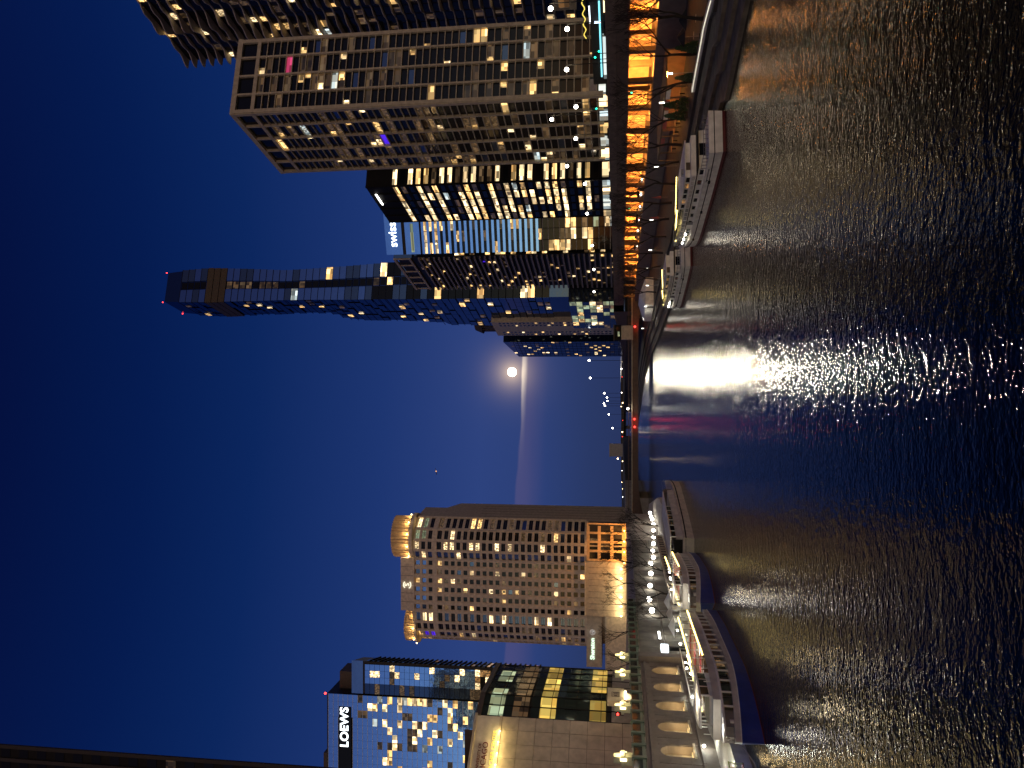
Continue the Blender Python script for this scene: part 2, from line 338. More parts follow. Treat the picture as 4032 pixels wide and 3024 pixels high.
# sodium lamps under the road
ns = 0
Y = 52.0
while Y < 300:
    x = along(D, Y) + 8
    t = thing('sodium_lamp', '%s orange tunnel lamp under the street deck counted from the near end' % ORD[min(ns, 15)], 'lamp', (x, Y, 9.6), group='orange lamps under the street deck')
    for dx in (0, -5.5): box('fixture', t, 'grey_metal', (dx, 0, .12), (.6, 2.0, .16)); box('lens', t, 'e_sodium', (dx, 0, 0), (.55, 1.9, .14))  # riverward second lens row is added, to strengthen orange reflections in the water
    sl_ = light(t, (-3.2, 0, -.35), (1, .28, .04), 46000 * rnd.uniform(.45, 1.15), .5, 'SPOT'); sl_.data.spot_size = R(150); sl_.data.spot_blend = .4; sl_.rotation_euler = Vector((.8, 0, -.6)).to_track_quat('-Z', 'Y').to_euler(); ns += 1; Y += 17

# ------------------------------------------------------------------ towers on the right bank, all on the street grid (turned 13 degrees)
G = R(13)
def grid_tower():
    b = Bld('apartment_tower', 'tall pale concrete grid-frame apartment tower, its lit windows facing two sides', (71, 190, 12), G)
    W, Ln, H = 22.0, 31.5, 100.5
    box('core', b.root, 'dark_core', (W / 2, Ln / 2, H / 2 - .5), (W - 1.4, Ln - 1.4, H - 1))
    fw, fn = Face(b, (0, 0), (W, 0)), Face(b, (0, Ln), (0, 0))
    nf = 48; fh = (H - 11.2) / nf
    for face, nb in ((fw, 4), (fn, 5)):
        bw = face.L / nb
        for i in range(nb + 1):
            wd = 1.0 if i in (0, nb) else .5
            u = min(max(i * bw, wd / 2), face.L - wd / 2)
            face.put('pier', 'frame_beige', u, H / 2 + 1.5, wd, H - 3.01, .7, -.1 + (.004 if face is fn else 0))
        face.put('roof_band', 'frame_beige', face.L / 2, H - .7, face.L + .3, 1.4, .8, -.1)
        face.put('crown_band', 'frame_beige', face.L / 2, H - 6.1, face.L, 1.0, .64, -.12)
        for i in range(nb):
            face.put('lobby_window', rnd.choice(('lit_white', 'lit_cool', 'lit_warm', 'lit_white')), (i + .5) * bw, 2.2, bw - 1.2, 3.9, .1, -.4)
            face.win('glass_dark', (i + .5) * bw, H - 3.5, bw - .7, 4.1, -.55)
        for f in range(nf):
            z = 4.6 + f * fh
            face.put('floor_band', 'frame_beige', face.L / 2, z, face.L - .05, .22, .5, -.14)
            for i in range(nb):
                m = pick(('glass_dark', 70), ('lit_dim', 17), ('lit_warm', 9), ('lit_white', 7), ('glass_slate', 3), ('lit_cool', 1))
                if (f, i) == (43, 2) and face is fw: m = 'lit_pink'
                if (f, i) == (31, 2) and face is fn: m = 'lit_violet'
                u = (i + .5) * bw
                if m in ('lit_warm', 'lit_white') and rnd.random() < .88:          # only part of the flat is lit
                    q = rnd.choice((.2, .3, .45)); s_ = rnd.choice((-1, 1)); wv = bw - .62
                    face.win(m, u + s_ * wv * (1 - q) / 2, z + fh / 2, wv * q, fh - .22, -.45)
                    face.win('lit_dim' if rnd.random() < .5 else 'glass_dark', u - s_ * wv * q / 2, z + fh / 2, wv * (1 - q), fh - .22, -.452)
                else:
                    face.win(m, u, z + fh / 2, bw - .62, fh - .22, -.45)
    b.finish()
grid_tower()

def wavy_tower():
    b = Bld('wavy_balcony_tower', 'very tall dark tower with rippling pale balcony slabs on every storey', (115.1, 260, 12), G)
    Ln, W, H = 62.0, 24.0, 154.0
    box('core', b.root, 'dark_core', (W / 2 + 2.6, -Ln / 2, H / 2), (W, Ln, H - .3))
    f = Face(b, (2.4, 0), (2.4, -Ln)); nf = 47; fh = H / nf
    for k in range(nf + 1):
        z = k * fh; n = 46; V = []; Fc = []
        for i in range(n + 1):
            u = -Ln * i / n - (0 if i else 0); ph = z * .055
            out = 1.5 + 1.15 * math.sin(u * .33 + ph) + .75 * math.sin(u * .71 - ph * 1.4 + 1.3)
            out = max(.25, out)
            V += [(2.7, u, -.13), (2.4 - out, u, -.13), (2.4 - out, u, .17), (2.7, u, .17)]
        for i in range(n):
            a, c = i * 4, i * 4 + 4
            Fc += [(a, c, c + 1, a + 1), (a + 1, c + 1, c + 2, a + 2), (a + 2, c + 2, c + 3, a + 3)]
        Fc += [(0, 1, 2, 3)]
        mesh('balcony_slab', V, Fc, 'aqua_slab', b.root, loc=(0, 0, z))
        if k == nf: break
        for i in range(15):
            u = (i + .5) * Ln / 15
            m = pick(('glass_dark', 78), ('lit_warm', 7), ('lit_white', 4), ('lit_dim', 12), ('lit_cool', 2))
            if u > 42: continue
            f.win(m, u, z + fh / 2, Ln / 15 - .5 if m == 'glass_dark' else (Ln / 15) * rnd.choice((.35, .5, .7)), fh - .8, -.1)
    b.finish()
wavy_tower()

def black_tower():
    b = Bld('office_tower', 'black steel office tower with rows of bright strip windows and white rooftop light', (79.6, 300, 12), G)
    W, Ln, H = 30.0, 33.5, 101.0
    box('core', b.root, 'black_metal', (W / 2, Ln / 2, H / 2), (W - .6, Ln - .6, H))
    fw, fn = Face(b, (0, 0), (W, 0)), Face(b, (0, Ln), (0, 0)); nf = 26; fh = (H - 17) / nf
    for face, nb in ((fn, 5), (fw, 4)):
        bw = face.L / nb
        for i in range(nb + 1): face.put('mullion', 'black_metal', min(max(i * bw, .3), face.L - .3), H / 2, .5 if i in (0, nb) else .14, H - .1, .5, -.1)
        for i in range(nb): face.put('lobby_window', rnd.choice(('lit_white', 'lit_cool')), (i + .5) * bw, 3.2, bw - .8, 5.0, .1, .02)
        for f in range(nf):
            z = 6.5 + f * fh
            face.put('spandrel', 'black_metal', face.L / 2, z, face.L - .1, 1.25, .42, -.12)
            row = rnd.random()
            for i in range(nb):
                if row < .22 or f == nf - 1: m = pick(('lit_white', 6), ('lit_warm', 3), ('lit_dim', 1))
                elif row < .6: m = pick(('lit_white', 2), ('lit_warm', 3), ('glass_dark', 4), ('lit_dim', 3), ('lit_cool', .4))
                else: m = pick(('glass_dark', 8), ('lit_dim', 2), ('lit_white', 1))
                if f < 9 and rnd.random() < .35: m = 'lit_white'
                face.win(m, (i + .5) * bw, z + fh / 2 + .1, bw - .12, fh - 1.45, -.2)
    fn.put('roof_light', 'e_strip', Ln * .68, H - 2.6, 9.5, .75, .2, .22)
    b.finish()
black_tower()

def striped_tower():
    b = Bld('hotel_tower', 'slim hotel tower striped with sky-blue glass bands, white lettering on its crown', (66.8, 385, 8), R(-17))
    W, H = 34.0, 122.5
    f = Face(b, (0, 0), (W, 0))
    prism('core', [(0, .4), (W, .4), (W * .5, 29)], 0, H - .2, 'dark_core', b.root)
    f.put('crown_panel', 'glass_bright', W / 2, H - 4.6, W, 8.8, .3, 0)
    text('lettering', 'swiss', 'e_sign', b.root, f.pos(10.2, .35, H - 4.4), (math.pi / 2, 0, 0), 6.0, .12, bold=.06)
    f.put('blue_band', 'glass_bright', W / 2, H - 14.5, W, 7.6, .3, 0)
    nf = 36; fh = (H - 22) / nf
    for k in range(nf):
        z = H - 20 - k * fh
        if k < 22: f.put('blue_band', 'glass_bright', W / 2, z, W, 1.3, .3, 0)
        else: f.put('floor_band', 'grey_metal', W / 2, z, W, .35, .2, -.02)
        for i in range(6):
            m = pick(('glass_dark', 70), ('lit_dim', 8), ('lit_warm', 9), ('lit_white', 5))
            if k in (0, 1, 2): m = pick(('lit_warm', 5), ('lit_white', 3), ('glass_dark', 3))
            if k > 30 and i > 1: m = pick(('lit_white', 4), ('lit_cool', 2), ('lit_green', 2), ('glass_dark', 3))
            if i > 3: continue
            f.win(m, (i + .5) * W / 6, z - fh / 2, W / 6 - .35, fh - 1.35 if k < 22 else fh - .4, -.06)
    for i in range(7): f.put('mullion', 'black_metal', min(max(i * W / 6, .2), W - .2), 40 / 2, .28, 40, .2, .02)
    f.put('sky_lounge', 'lit_green', 8.3, H - 14.4, 14.5, 1.6, .2, .12)
    b.finish()
striped_tower()

def balcony_tower():
    b = Bld('balcony_tower', 'grey apartment tower with long stacked balconies and a blue glass corner', (70.8, 420, 8), G)
    W, Ln, H = 26.0, 50.0, 129.5
    box('core', b.root, 'dark_core', (W / 2, Ln / 2, H / 2 - 1), (W - 1.2, Ln - 1.2, H - 2))
    fw, fn = Face(b, (0, 0), (W, 0)), Face(b, (0, Ln), (0, 0)); nf = 40; fh = (H - 14) / nf
    M('balcony_grey', (.34, .31, .29), .8)
    fn.put('roof_frame', 'limestone', Ln / 2, H - .8, Ln, 1.4, 1.2, .2); fn.put('roof_frame', 'limestone', Ln / 2, H - 9.5, Ln, 1.2, 1.0, .2)
    for i in range(6): fn.put('roof_post', 'limestone', 1 + i * (Ln - 2) / 5, H - 5.2, .9, 7.4, .6, .2)
    for k in range(nf):
        z = 2 + k * fh
        fn.put('balcony', 'balcony_grey', Ln / 2, z, Ln - .3, .95, 1.5, .5)
        for i in range(8):
            m = pick(('glass_dark', 74), ('lit_dim', 12), ('lit_warm', 10), ('lit_white', 5))
            if (k, i) == (26, 6): m = 'lit_violet'
            if m != 'glass_dark': fn.win(m, (i + .3 + .4 * rnd.random()) * Ln / 8, z + fh / 2 + .2, rnd.choice((1.3, 2, 3)), fh - 1.1, -.35)
        for i in range(3):
            m = pick(('glass_dark', 60), ('lit_warm', 12), ('lit_white', 6), ('lit_dim', 8))
            if k > 31: m = pick(('glass_slate', 8), ('lit_warm', .6))
            fw.win(m, 1 + (i + .5) * 2.4, z + fh / 2, 2.2, fh - .3, -.05)
    fw.put('glass_crown', 'glass_slate', W / 2, H - 5.5, W, 10.5, .3, 0); b.finish()
balcony_tower()

M('bronze_screen', (.07, .05, .022), .6)
def wave_tower():
    b = Bld('supertall_tower', 'supertall blue glass tower of stacked flaring tiers, tallest on the skyline', (59.6, 520, 8), G)
    # (height, west edge along the front, corner offset, length of river side)
    prof = [(0, 28, -1.5, 62), (60, 28, -1.5, 62), (100, 28, -1.5, 60), (132, 27.5, -1.3, 58.5), (135, 27.5, -1.3, 52), (160, 27, -1.0, 48), (200, 24.5, -.6, 46), (205, 24.5, -.5, 44), (214, 24, -.2, 30),
            (240, 23, 0, 30), (270, 24.5, -.6, 31), (300, 25.5, -1.0, 32), (318, 24.5, -.5, 30), (332, 23.2, 0, 26.5)]
    def at(z):
        for p, q in zip(prof, prof[1:]):
            if p[0] <= z <= q[0]:
                t = (z - p[0]) / (q[0] - p[0]); return [lerp(p[i], q[i], t) for i in (1, 2, 3)]
        return prof[-1][1:]
    V, Fc = [], []
    for z, w, c, ln in prof:
        V += [(c + .5, c + .5, z), (w - .5, .5 + c, z), (w - .5, ln - .5, z), (c + .5, ln - .5, z)]
    for i in range(len(prof) - 1):
        for k in range(4): Fc.append((i * 4 + k, i * 4 + (k + 1) % 4, i * 4 + 4 + (k + 1) % 4, i * 4 + 4 + k))
    Fc.append(tuple(range(len(V) - 4, len(V)))); mesh('core', V, Fc, 'glass_deep', b.root)
    nf = 66; fh = 330 / nf
    for k in range(nf):
        z = k * fh + fh / 2
        if z < 52: continue
        w, c, ln = at(z); fw, fn = Face(b, (c, c), (w, c)), Face(b, (c, ln), (c, c)); Lw = fw.L
        mech = 286 < z < 300
        if z > 322: continue
        if mech:
            fw.put('mechanical_screen', 'bronze_screen', Lw / 2, z, Lw - .1, fh - .4, .3, -.05); fn.put('mechanical_screen', 'bronze_screen', ln / 2, z, fn.L - .1, fh - .4, .3, -.05); continue
        for (u0, u1) in ((0, .38), (.62, 1.0)):
            m = pick(('glass_blue', 66), ('glass_slate', 30), ('lit_warm', 5 if z < 215 else 2), ('lit_cool', 1))
            if z < 175: m = pick(('glass_dark', 40), ('glass_slate', 20), ('lit_warm', 12), ('lit_white', 4))
            fw.win(m, Lw * (u0 + u1) / 2, z, Lw * (u1 - u0) - .4, fh - .5, .0)
        m = pick(('lit_dim', 26), ('glass_dark', 54), ('lit_warm', 7), ('lit_white', 3))
        fw.win(m, Lw / 2, z, Lw * .20, fh - 1.2, -.35)
        nb = 7 if ln > 40 else 5
        for i in range(nb):
            m = pick(('glass_deep', 88), ('lit_warm', 3.5), ('lit_dim', 4), ('lit_white', 1.5))
            if m == 'glass_deep' and z > 60: 
                if rnd.random() < .55: continue
            fn.win(m, (i + .5) * fn.L / nb, z, (fn.L / nb - .3) * (1 if m == 'glass_deep' else rnd.choice((.35, .5, .8))), fh - .6 if m == 'glass_deep' else fh - 1.6, .0)
        fw.put('floor_line', 'black_metal', Lw / 2, z + fh / 2, Lw, .28, .25, .06); fn.put('floor_line', 'black_metal', fn.L / 2, z + fh / 2, fn.L, .28, .25, .06)
    w, c, ln = at(332)
    for q in ((c, c), (w - .5, c), (c, ln)): ball('beacon', b.root, 'e_red', (q[0], q[1], 333), .9, 8)
    b.finish()
wave_tower()

def tan_tower():
    b = Bld('tan_tower', 'tan stone residential tower with small square windows and a rounded top slab', (45.4, 560, 8), G)
    Ln, W, H = 34.0, 20.0, 97.0
    box('core', b.root, 'tan_stone', (W / 2, Ln / 2, H / 2), (W, Ln, H))
    f = Face(b, (0, Ln), (0, 0)); nf = 28
    for k in range(nf):
        for i in range(6):
            if i in (2, 3) : continue
            f.win(pick(('glass_dark', 80), ('lit_warm', 8), ('lit_white', 4)), (i + .5) * Ln / 6, 10 + k * 3.0, 2.6, 1.7, .02)
    box('rear_slab', b.root, 'brown_panel', (W / 2 + 8, Ln / 2 + 26, H / 2 + 8), (16, 26, H + 14)); cyl('round_top', b.root, 'brown_panel', (W / 2 + 8, Ln / 2 + 26, H + 17), 26, 6, 20, .8)
    fr_ = Face(b, (W / 2 + 0, Ln / 2 + 39), (W / 2, Ln / 2 + 13))
    for k in range(26):
        fr_.put('floor_line', 'limestone', 13, 12 + k * 3.5, 26, .3, .2, .02)
        if rnd.random() < .5: fr_.win('lit_warm', 3 + 20 * rnd.random(), 13.6 + k * 3.5, 2, 1.6, .03)
    box('roof_frame', b.root, 'brown_panel', (4, Ln / 2, H + 6.5), (.6, Ln - 6, .6)); box('roof_frame', b.root, 'brown_panel', (4, Ln / 2, H + 12), (.6, Ln - 6, .6))
    for i in range(5): box('roof_post', b.root, 'brown_panel', (4, 3.5 + i * (Ln - 7) / 4, H + 6), (.6, .6, 12))
    b.finish()
tan_tower()

def slate_tower():
    b = Bld('slate_glass_tower', 'dark blue glass tower with sloping roof at the river bend beside the moon', (34.2, 620, 8), G)
    Ln, W, H = 46.0, 24.0, 97.0
    V = [(0, 0, 0), (W, 0, 0), (W, Ln, 0), (0, Ln, 0), (0, 0, H), (W, 0, H), (W, Ln, H - 7), (0, Ln, H - 7)]
    mesh('core', V, [(0, 1, 5, 4), (1, 2, 6, 5), (2, 3, 7, 6), (3, 0, 4, 7), (4, 5, 6, 7)], 'glass_deep', b.root)
    f = Face(b, (0, Ln), (0, 0))
    for k in range(26):
        z = 4 + k * 3.4; f.put('floor_line', 'black_metal', Ln / 2, z, Ln, .25, .2, .03)
        for i in range(9):
            m = pick(('x', 84), ('lit_warm', 7), ('lit_white', 4), ('lit_dim', 8))
            if m != 'x': f.win(m, (i + .5) * Ln / 9, z + 1.7, 2.4, 2.4, .03)
    for i in range(10): f.put('mullion', 'black_metal', min(max(i * Ln / 9, .2), Ln - .2), 44, .25, 88, .2, .04)
    b.finish()
slate_tower()

def glass_podium():
    b = Bld('glass_pavilion', 'low glass building with pale lit floors and white entrance canopy under the supertall tower', (50, 470, 8), G)
    Ln, W, H = 54.0, 20.0, 34.0
    box('core', b.root, 'glass_slate', (W / 2, Ln / 2, H / 2), (W - .5, Ln - .5, H))
    f = Face(b, (0, Ln), (0, 0))
    for k in range(8):
        z = 1 + k * 4.1; f.put('floor_line', 'grey_metal', Ln / 2, z, Ln, .3, .3, .05)
        for i in range(8):
            m = pick(('glass_slate', 5), ('lit_green', 2), ('lit_white', 1.2), ('lit_dim', 1)) if k < 6 else pick(('lit_green', 4), ('lit_warm', 2), ('glass_slate', 3))
            f.win(m, (i + .5) * Ln / 8, z + 2, Ln / 8 - .3, 3.6, .02)
    f.put('canopy', 'white_paint', Ln * .42, 3.0, 40, .5, 4, 2); f.put('canopy_light', 'e_bluewhite', Ln * .42, 2.65, 38, .12, 3, 2)
    b.finish()
glass_podium()

# ------------------------------------------------------------------ left bank buildings
def curved_hotel():
    ox, oy, oz = -88, 335, 8.3
    b = Bld('curved_hotel', 'tan stone hotel with two rounded window bays and floodlit golden crowns', (ox, oy, oz))
    P = [(-118, 354), (-116.8, 346), (-114, 340.5), (-110.2, 336.8), (-106, 334.8), (-101, 334)]
    P += [(-101 + 23.5 * i / 6, 333.6) for i in range(1, 7)] + [(-73.5, 331.6), (-69.2, 331.8), (-64.8, 334.6), (-60.6, 340.5)]
    P = [(x - ox, y - oy) for x, y in P]
    z0, nf, fh = 17.2, 26, 2.86
    ztop = z0 + nf * fh + 1.6
    poly = [(x * .985, y + .9) for x, y in P] + [(29, 24), (-29, 28)]
    prism('body', poly, 0, ztop + 1.5, 'limestone', b.root)
    for i, (p, q) in enumerate(zip(P, P[1:])):
        f = Face(b, p, q); bay = i < 5 or i >= 11
        f.put('pier', 'tan_stone', .0, (z0 + ztop) / 2, 1.1, ztop - z0, .9, .15)
        if i == len(P) - 2: f.put('pier', 'tan_stone', f.L, (z0 + ztop) / 2, .85, ztop - z0, .9, .15)
        for k in range(nf):
            z = z0 + k * fh + (1.5 if k >= 23 else 0)
            f.put('floor_band', 'tan_stone', f.L / 2, z, f.L - .1, 1.12, .62, .12)
            if k == 23: f.put('belt_course', 'tan_stone', f.L / 2, z - 1.1, f.L - .1, 1.3, .8, .14)
            if bay and i in (4, 11, 12): m = pick(('glass_slate', 7), ('lit_white', 1.6), ('glass_dark', 2))
            else: m = pick(('glass_dark', 66), ('lit_dim', 12), ('lit_warm', 8), ('lit_white', 3), ('glass_slate', 4))
            if k > 23 and i > 4: m = pick(('glass_blue', 5), ('lit_warm', 2), ('glass_slate', 3)) if i < 11 else pick(('lit_green', 3), ('lit_white', 2), ('glass_slate', 2))
            if (i, k) in ((2, 23), (2, 24)): m = 'lit_violet'
            wd = f.L - .95
            if bay:
                f.win(m, f.L / 2, z + fh / 2, wd, fh - .98, -.06); f.put('transom', 'brown_panel', f.L / 2, z + fh / 2 + .02, wd, .13, .2, .02)
            else: f.win(m, f.L / 2, z + fh / 2, wd * .82, fh - .98, -.06)
        if not bay:
            f.put('wall_panel', 'tan_stone', .45 + wd * .045, (z0 + ztop) / 2, wd * .09 + .5, ztop - z0, .5, .04); f.put('wall_panel', 'tan_stone', f.L - .45 - wd * .045, (z0 + ztop) / 2, wd * .09 + .5, ztop - z0, .5, .044)
    # roof: parapet between the bays, a golden drum on each bay
    f = Face(b, P[5], P[11]); f.put('parapet', 'tan_stone', f.L / 2, ztop + 3.2, f.L, 6.2, 1.2, .1)
    for i in range(1, 6): f.put('parapet_joint', 'brown_panel', i * f.L / 6, ztop + 3.4, .12, 5.6, .1, .72)
    def drum(cx, cy, r, z, h, nm, n=22):
        d = cyl(nm, b.root, 'gold_stone', (cx, cy, z + h / 2), r * 2, h, 28)
        for k in range(n):
            a = math.pi + math.pi * (k + .5) / n; cyl('flute', d, 'gold_stone', (math.cos(a) * .5, math.sin(a) * .5, 0), .055, 1.0, 6)
        return d
    drum(18.6, 6.6, 9.0, ztop + 2.6, 8.2, 'crown_drum'); drum(-21.5, 8.8, 7.6, ztop + .8, 5.0, 'crown_drum')
    cyl('crown_ledge', b.root, 'tan_stone', (18.6, 6.6, ztop + 1.7), 21, 1.6, 28); cyl('crown_ledge', b.root, 'tan_stone', (-21.5, 8.8, ztop + .5), 17.4, .8, 28)
    for (cx, cy, r, z, nlt, wt) in ((18.6, 6.6, 10.6, ztop + 3.0, 6, 420), (-21.5, 8.8, 9.0, ztop + 1.3, 5, 300)):
        for k in range(nlt):
            a = math.pi * (1.08 + .84 * k / (nlt - 1)); q = (cx + math.cos(a) * r, cy + math.sin(a) * r, z)
            ball('floodlight', b.root, 'e_warm', q, .5, 8); light(b.root, (q[0], q[1], z + .5), (1, .66, .28), wt, .3)
    # blind side wing with a sloping top
    X0, Y0, X1, Y1 = 27.4, 5.5, 30.6, 28
    V = [(X0, Y0, 0), (X1, Y1, 0), (X1 - 20, Y1 + 6, 0), (X0 - 18, Y0 + 14, 0), (X0, Y0, ztop + 1), (X1, Y1, ztop - 15), (X1 - 20, Y1 + 6, ztop - 15), (X0 - 18, Y0 + 14, ztop + 1)]
    mesh('side_wing', V, [(0, 1, 5, 4), (1, 2, 6, 5), (2, 3, 7, 6), (3, 0, 4, 7), (4, 5, 6, 7)], 'limestone', b.root)
    fs = Face(b, (X0, Y0), (X1, Y1))
    for i in range(1, 6): fs.put('wall_joint', 'brown_panel', fs.L * i / 6, ztop * .36, .15, ztop * .7, .1, .02)
    # podium: orange-lit frame, plain floodlit wall, low wing with the sign
    fo = Face(b, (12.2, -3.6), (28.0, -1.2)); box('podium_core', b.root, 'dark_core', (19.8, 4.2, 8.2), (15.2, 12, 15.6))
    for i in range(5): fo.put('podium_pier', 'gold_stone', .4 + i * (fo.L - .8) / 4, 8.3, .9, 16.5, .9, 0)
    for z in (.9, 6.0, 11.4, 16.2): fo.put('podium_band', 'gold_stone', fo.L / 2, z, fo.L - .2, 1.3 if z > 1 else 1.6, .8, .02)
    for i in range(4):
        for z, h in ((3.5, 3.8), (8.7, 4.1), (13.8, 3.5)): fo.win(pick(('glass_dark', 5), ('lit_dim', 2)), (i + .5) * fo.L / 4, z, fo.L / 4 - .9, h, -.45)
    box('podium_block', b.root, 'limestone', (.2, 4, 8.6), (23.4, 15, 17.2)); box('podium_coping', b.root, 'tan_stone', (.2, 3.9, 17.35), (23.9, 15.4, .5))
    for i in range(1, 9): box('wall_joint', b.root, 'brown_panel', (-11.5 + i * 2.6, -3.53, 8), (.08, .08, 15.8))
    box('low_wing', b.root, 'limestone', (-23, 6, 13.6), (22.6, 14, 6.6)); box('low_wing_wall', b.root, 'tan_stone', (-26, 5, 4.2), (28.4, 13, 8.4)); box('wing_coping', b.root, 'pale_concrete', (-26, 4.9, 8.6), (28.8, 13.4, .5))
    text('lettering', 'Sheraton', 'e_signg', b.root, (-26.4, -1.2, 14.3), (math.pi / 2, 0, 0), 2.55, .1, bold=.05)
    cyl('round_sign', b.root, 'white_paint', (-19.2, -1.25, 14.3), 2.7, .25, 20, 1, (math.pi / 2, 0, 0)); light(b.root, (-19.2, -3.2, 14.3), (.9, .95, 1), 30, .3)
    box('sign_mark', b.root, 'grey_metal', (-19.2, -1.42, 14.2), (.34, .1, 1.3)); box('sign_mark', b.root, 'grey_metal', (-19.2, -1.42, 14.75), (1.3, .1, .25), 0)
    # crowned S in a wreath, high on the parapet
    zl = ztop + 3.3; xl = -1.4
    text('logo_letter', 'S', 'e_logo', b.root, (xl, -2.25, zl), (math.pi / 2, 0, .0), 2.9, .1, bold=.03)
    for a0, a1 in ((.12, .40), (-.42, -.14), (.62, .88)):
        pts = [(xl + 1.7 * math.cos(2 * math.pi * (a0 + (a1 - a0) * k / 8)), -2.25, zl + 1.7 * math.sin(2 * math.pi * (a0 + (a1 - a0) * k / 8))) for k in range(9)]
        tube('logo_wreath', pts, .2, 'e_logo', b.root, 5)
    b.finish()
    for i in range(6):
        x = -98.5 + i * 4.0
        t = thing('wall_lamp', '%s small bright uplight along the foot of the plain hotel podium, from its left end' % ORD[i], 'lamp', (x, 329.6, 10.4), group='uplights along the hotel podium')
        box('bracket', t, 'grey_metal', (0, .4, 0), (.12, .8, .12)); ball('bulb', t, 'e_warm', (0, 0, 0), .7, 8); light(t, (0, -.2, .6), (1, .74, .38), 620, .2)
    for i in range(4):
        x = -74.5 + i * 4.4
        t = thing('floodlight', '%s sodium floodlight in front of the orange hotel base, from its left end' % ORD[i], 'floodlight', (x, 324, 8.3), group='floodlights at the hotel base')
        box('stand', t, 'grey_metal', (0, 0, .3), (.3, .3, .6)); ball('lamp_head', t, 'e_sodium', (0, .1, .8), .5, 8); light(t, (0, .5, 1.2), (1, .42, .10), 2400, .3)
curved_hotel()

def lettered_glass_tower():
    b = Bld('glass_hotel_tower', 'blue mirrored glass hotel tower with LOEWS in white letters near its roof', (-180, 380, 8.3))
    H = 153.0; f = Face(b, (-38, 0), (20.3, 0)); f2 = Face(b, (20.6, 1.2), (37.6, 1.2)); f3 = Face(b, (37.6, 1.2), (33.0, 20))
    box('core', b.root, 'dark_core', (-8.9, 14, H / 2 - .2), (58, 27, H - .6)); prism('side_core', [(20.8, 1.4), (37.3, 1.4), (32.6, 20), (20.8, 20)], 0, 139.5, 'dark_core', b.root)
    nf = 40; fh = 2.62
    cols = 15; cw = f.L / cols
    for k in range(nf):
        z = H - 1.4 - k * fh - fh / 2
        f.put('floor_line', 'mullion', f.L / 2, z + fh / 2, f.L, .17, .12, .1)
        for i in range(cols - 1, 4, -1):
            m = 'glass_bright' if rnd.random() < .74 or k < 6 else pick(('lit_white', 2), ('lit_warm', 2), ('lit_dim', 1), ('lit_cool', .5))
            if 2 <= k <= 4 and i < 12: continue
            f.win(m, (i + .5) * cw, z, cw - .06, fh - .1, 0)
    box('sign_panel', b.root, 'glass_dark', (-9, -.05, H - 10.4), (46, .5, 6.6))
    text('lettering', 'LOEWS', 'e_sign', b.root, (3.6, -.5, H - 10.3), (math.pi / 2, 0, 0), 6.0, .15, bold=.12, spacing=1.06)
    nf2 = 34; H2 = 139.5
    f2.put('crown_panel', 'glass_blue', f2.L / 2, H2 - 3, f2.L, 6, .2, 0)
    for k in range(nf2):
        z = H2 - 7 - k * fh - fh / 2
        f2.win(pick(('glass_deep', 5), ('lit_dim', 1)), 2.8, z, 5.2, fh - .2, 0)
        for i in range(3):
            m = pick(('glass_bright', 70), ('lit_white', 6), ('lit_dim', 4)) if k < 22 else pick(('glass_dark', 4), ('lit_white', 3), ('lit_amber', 2))  # lower floors: mirrored dark skyline put into the pane materials
            f2.win(m, 7.1 + i * 3.3, z, 3.2, fh - .15, .02)
        f3.put('balcony', 'black_metal', f3.L / 2, z - fh / 2, f3.L, .5, .7, .15)
        for i in range(2): f3.win(pick(('glass_blue', 6), ('glass_dark', 3), ('lit_amber', 1.2 if k > 18 else .2)), 5 + i * 9, z, 6, fh - .9, .0)
    box('penthouse', b.root, 'brown_panel', (24, 14, 144), (10, 12, 9)); box('roof_core', b.root, 'brown_panel', (-26, 14, H + 2), (24, 14, 4))
    ball('beacon', b.root, 'e_red', (20, .6, H + .5), 1.2, 8)
    b.finish()
lettered_glass_tower()

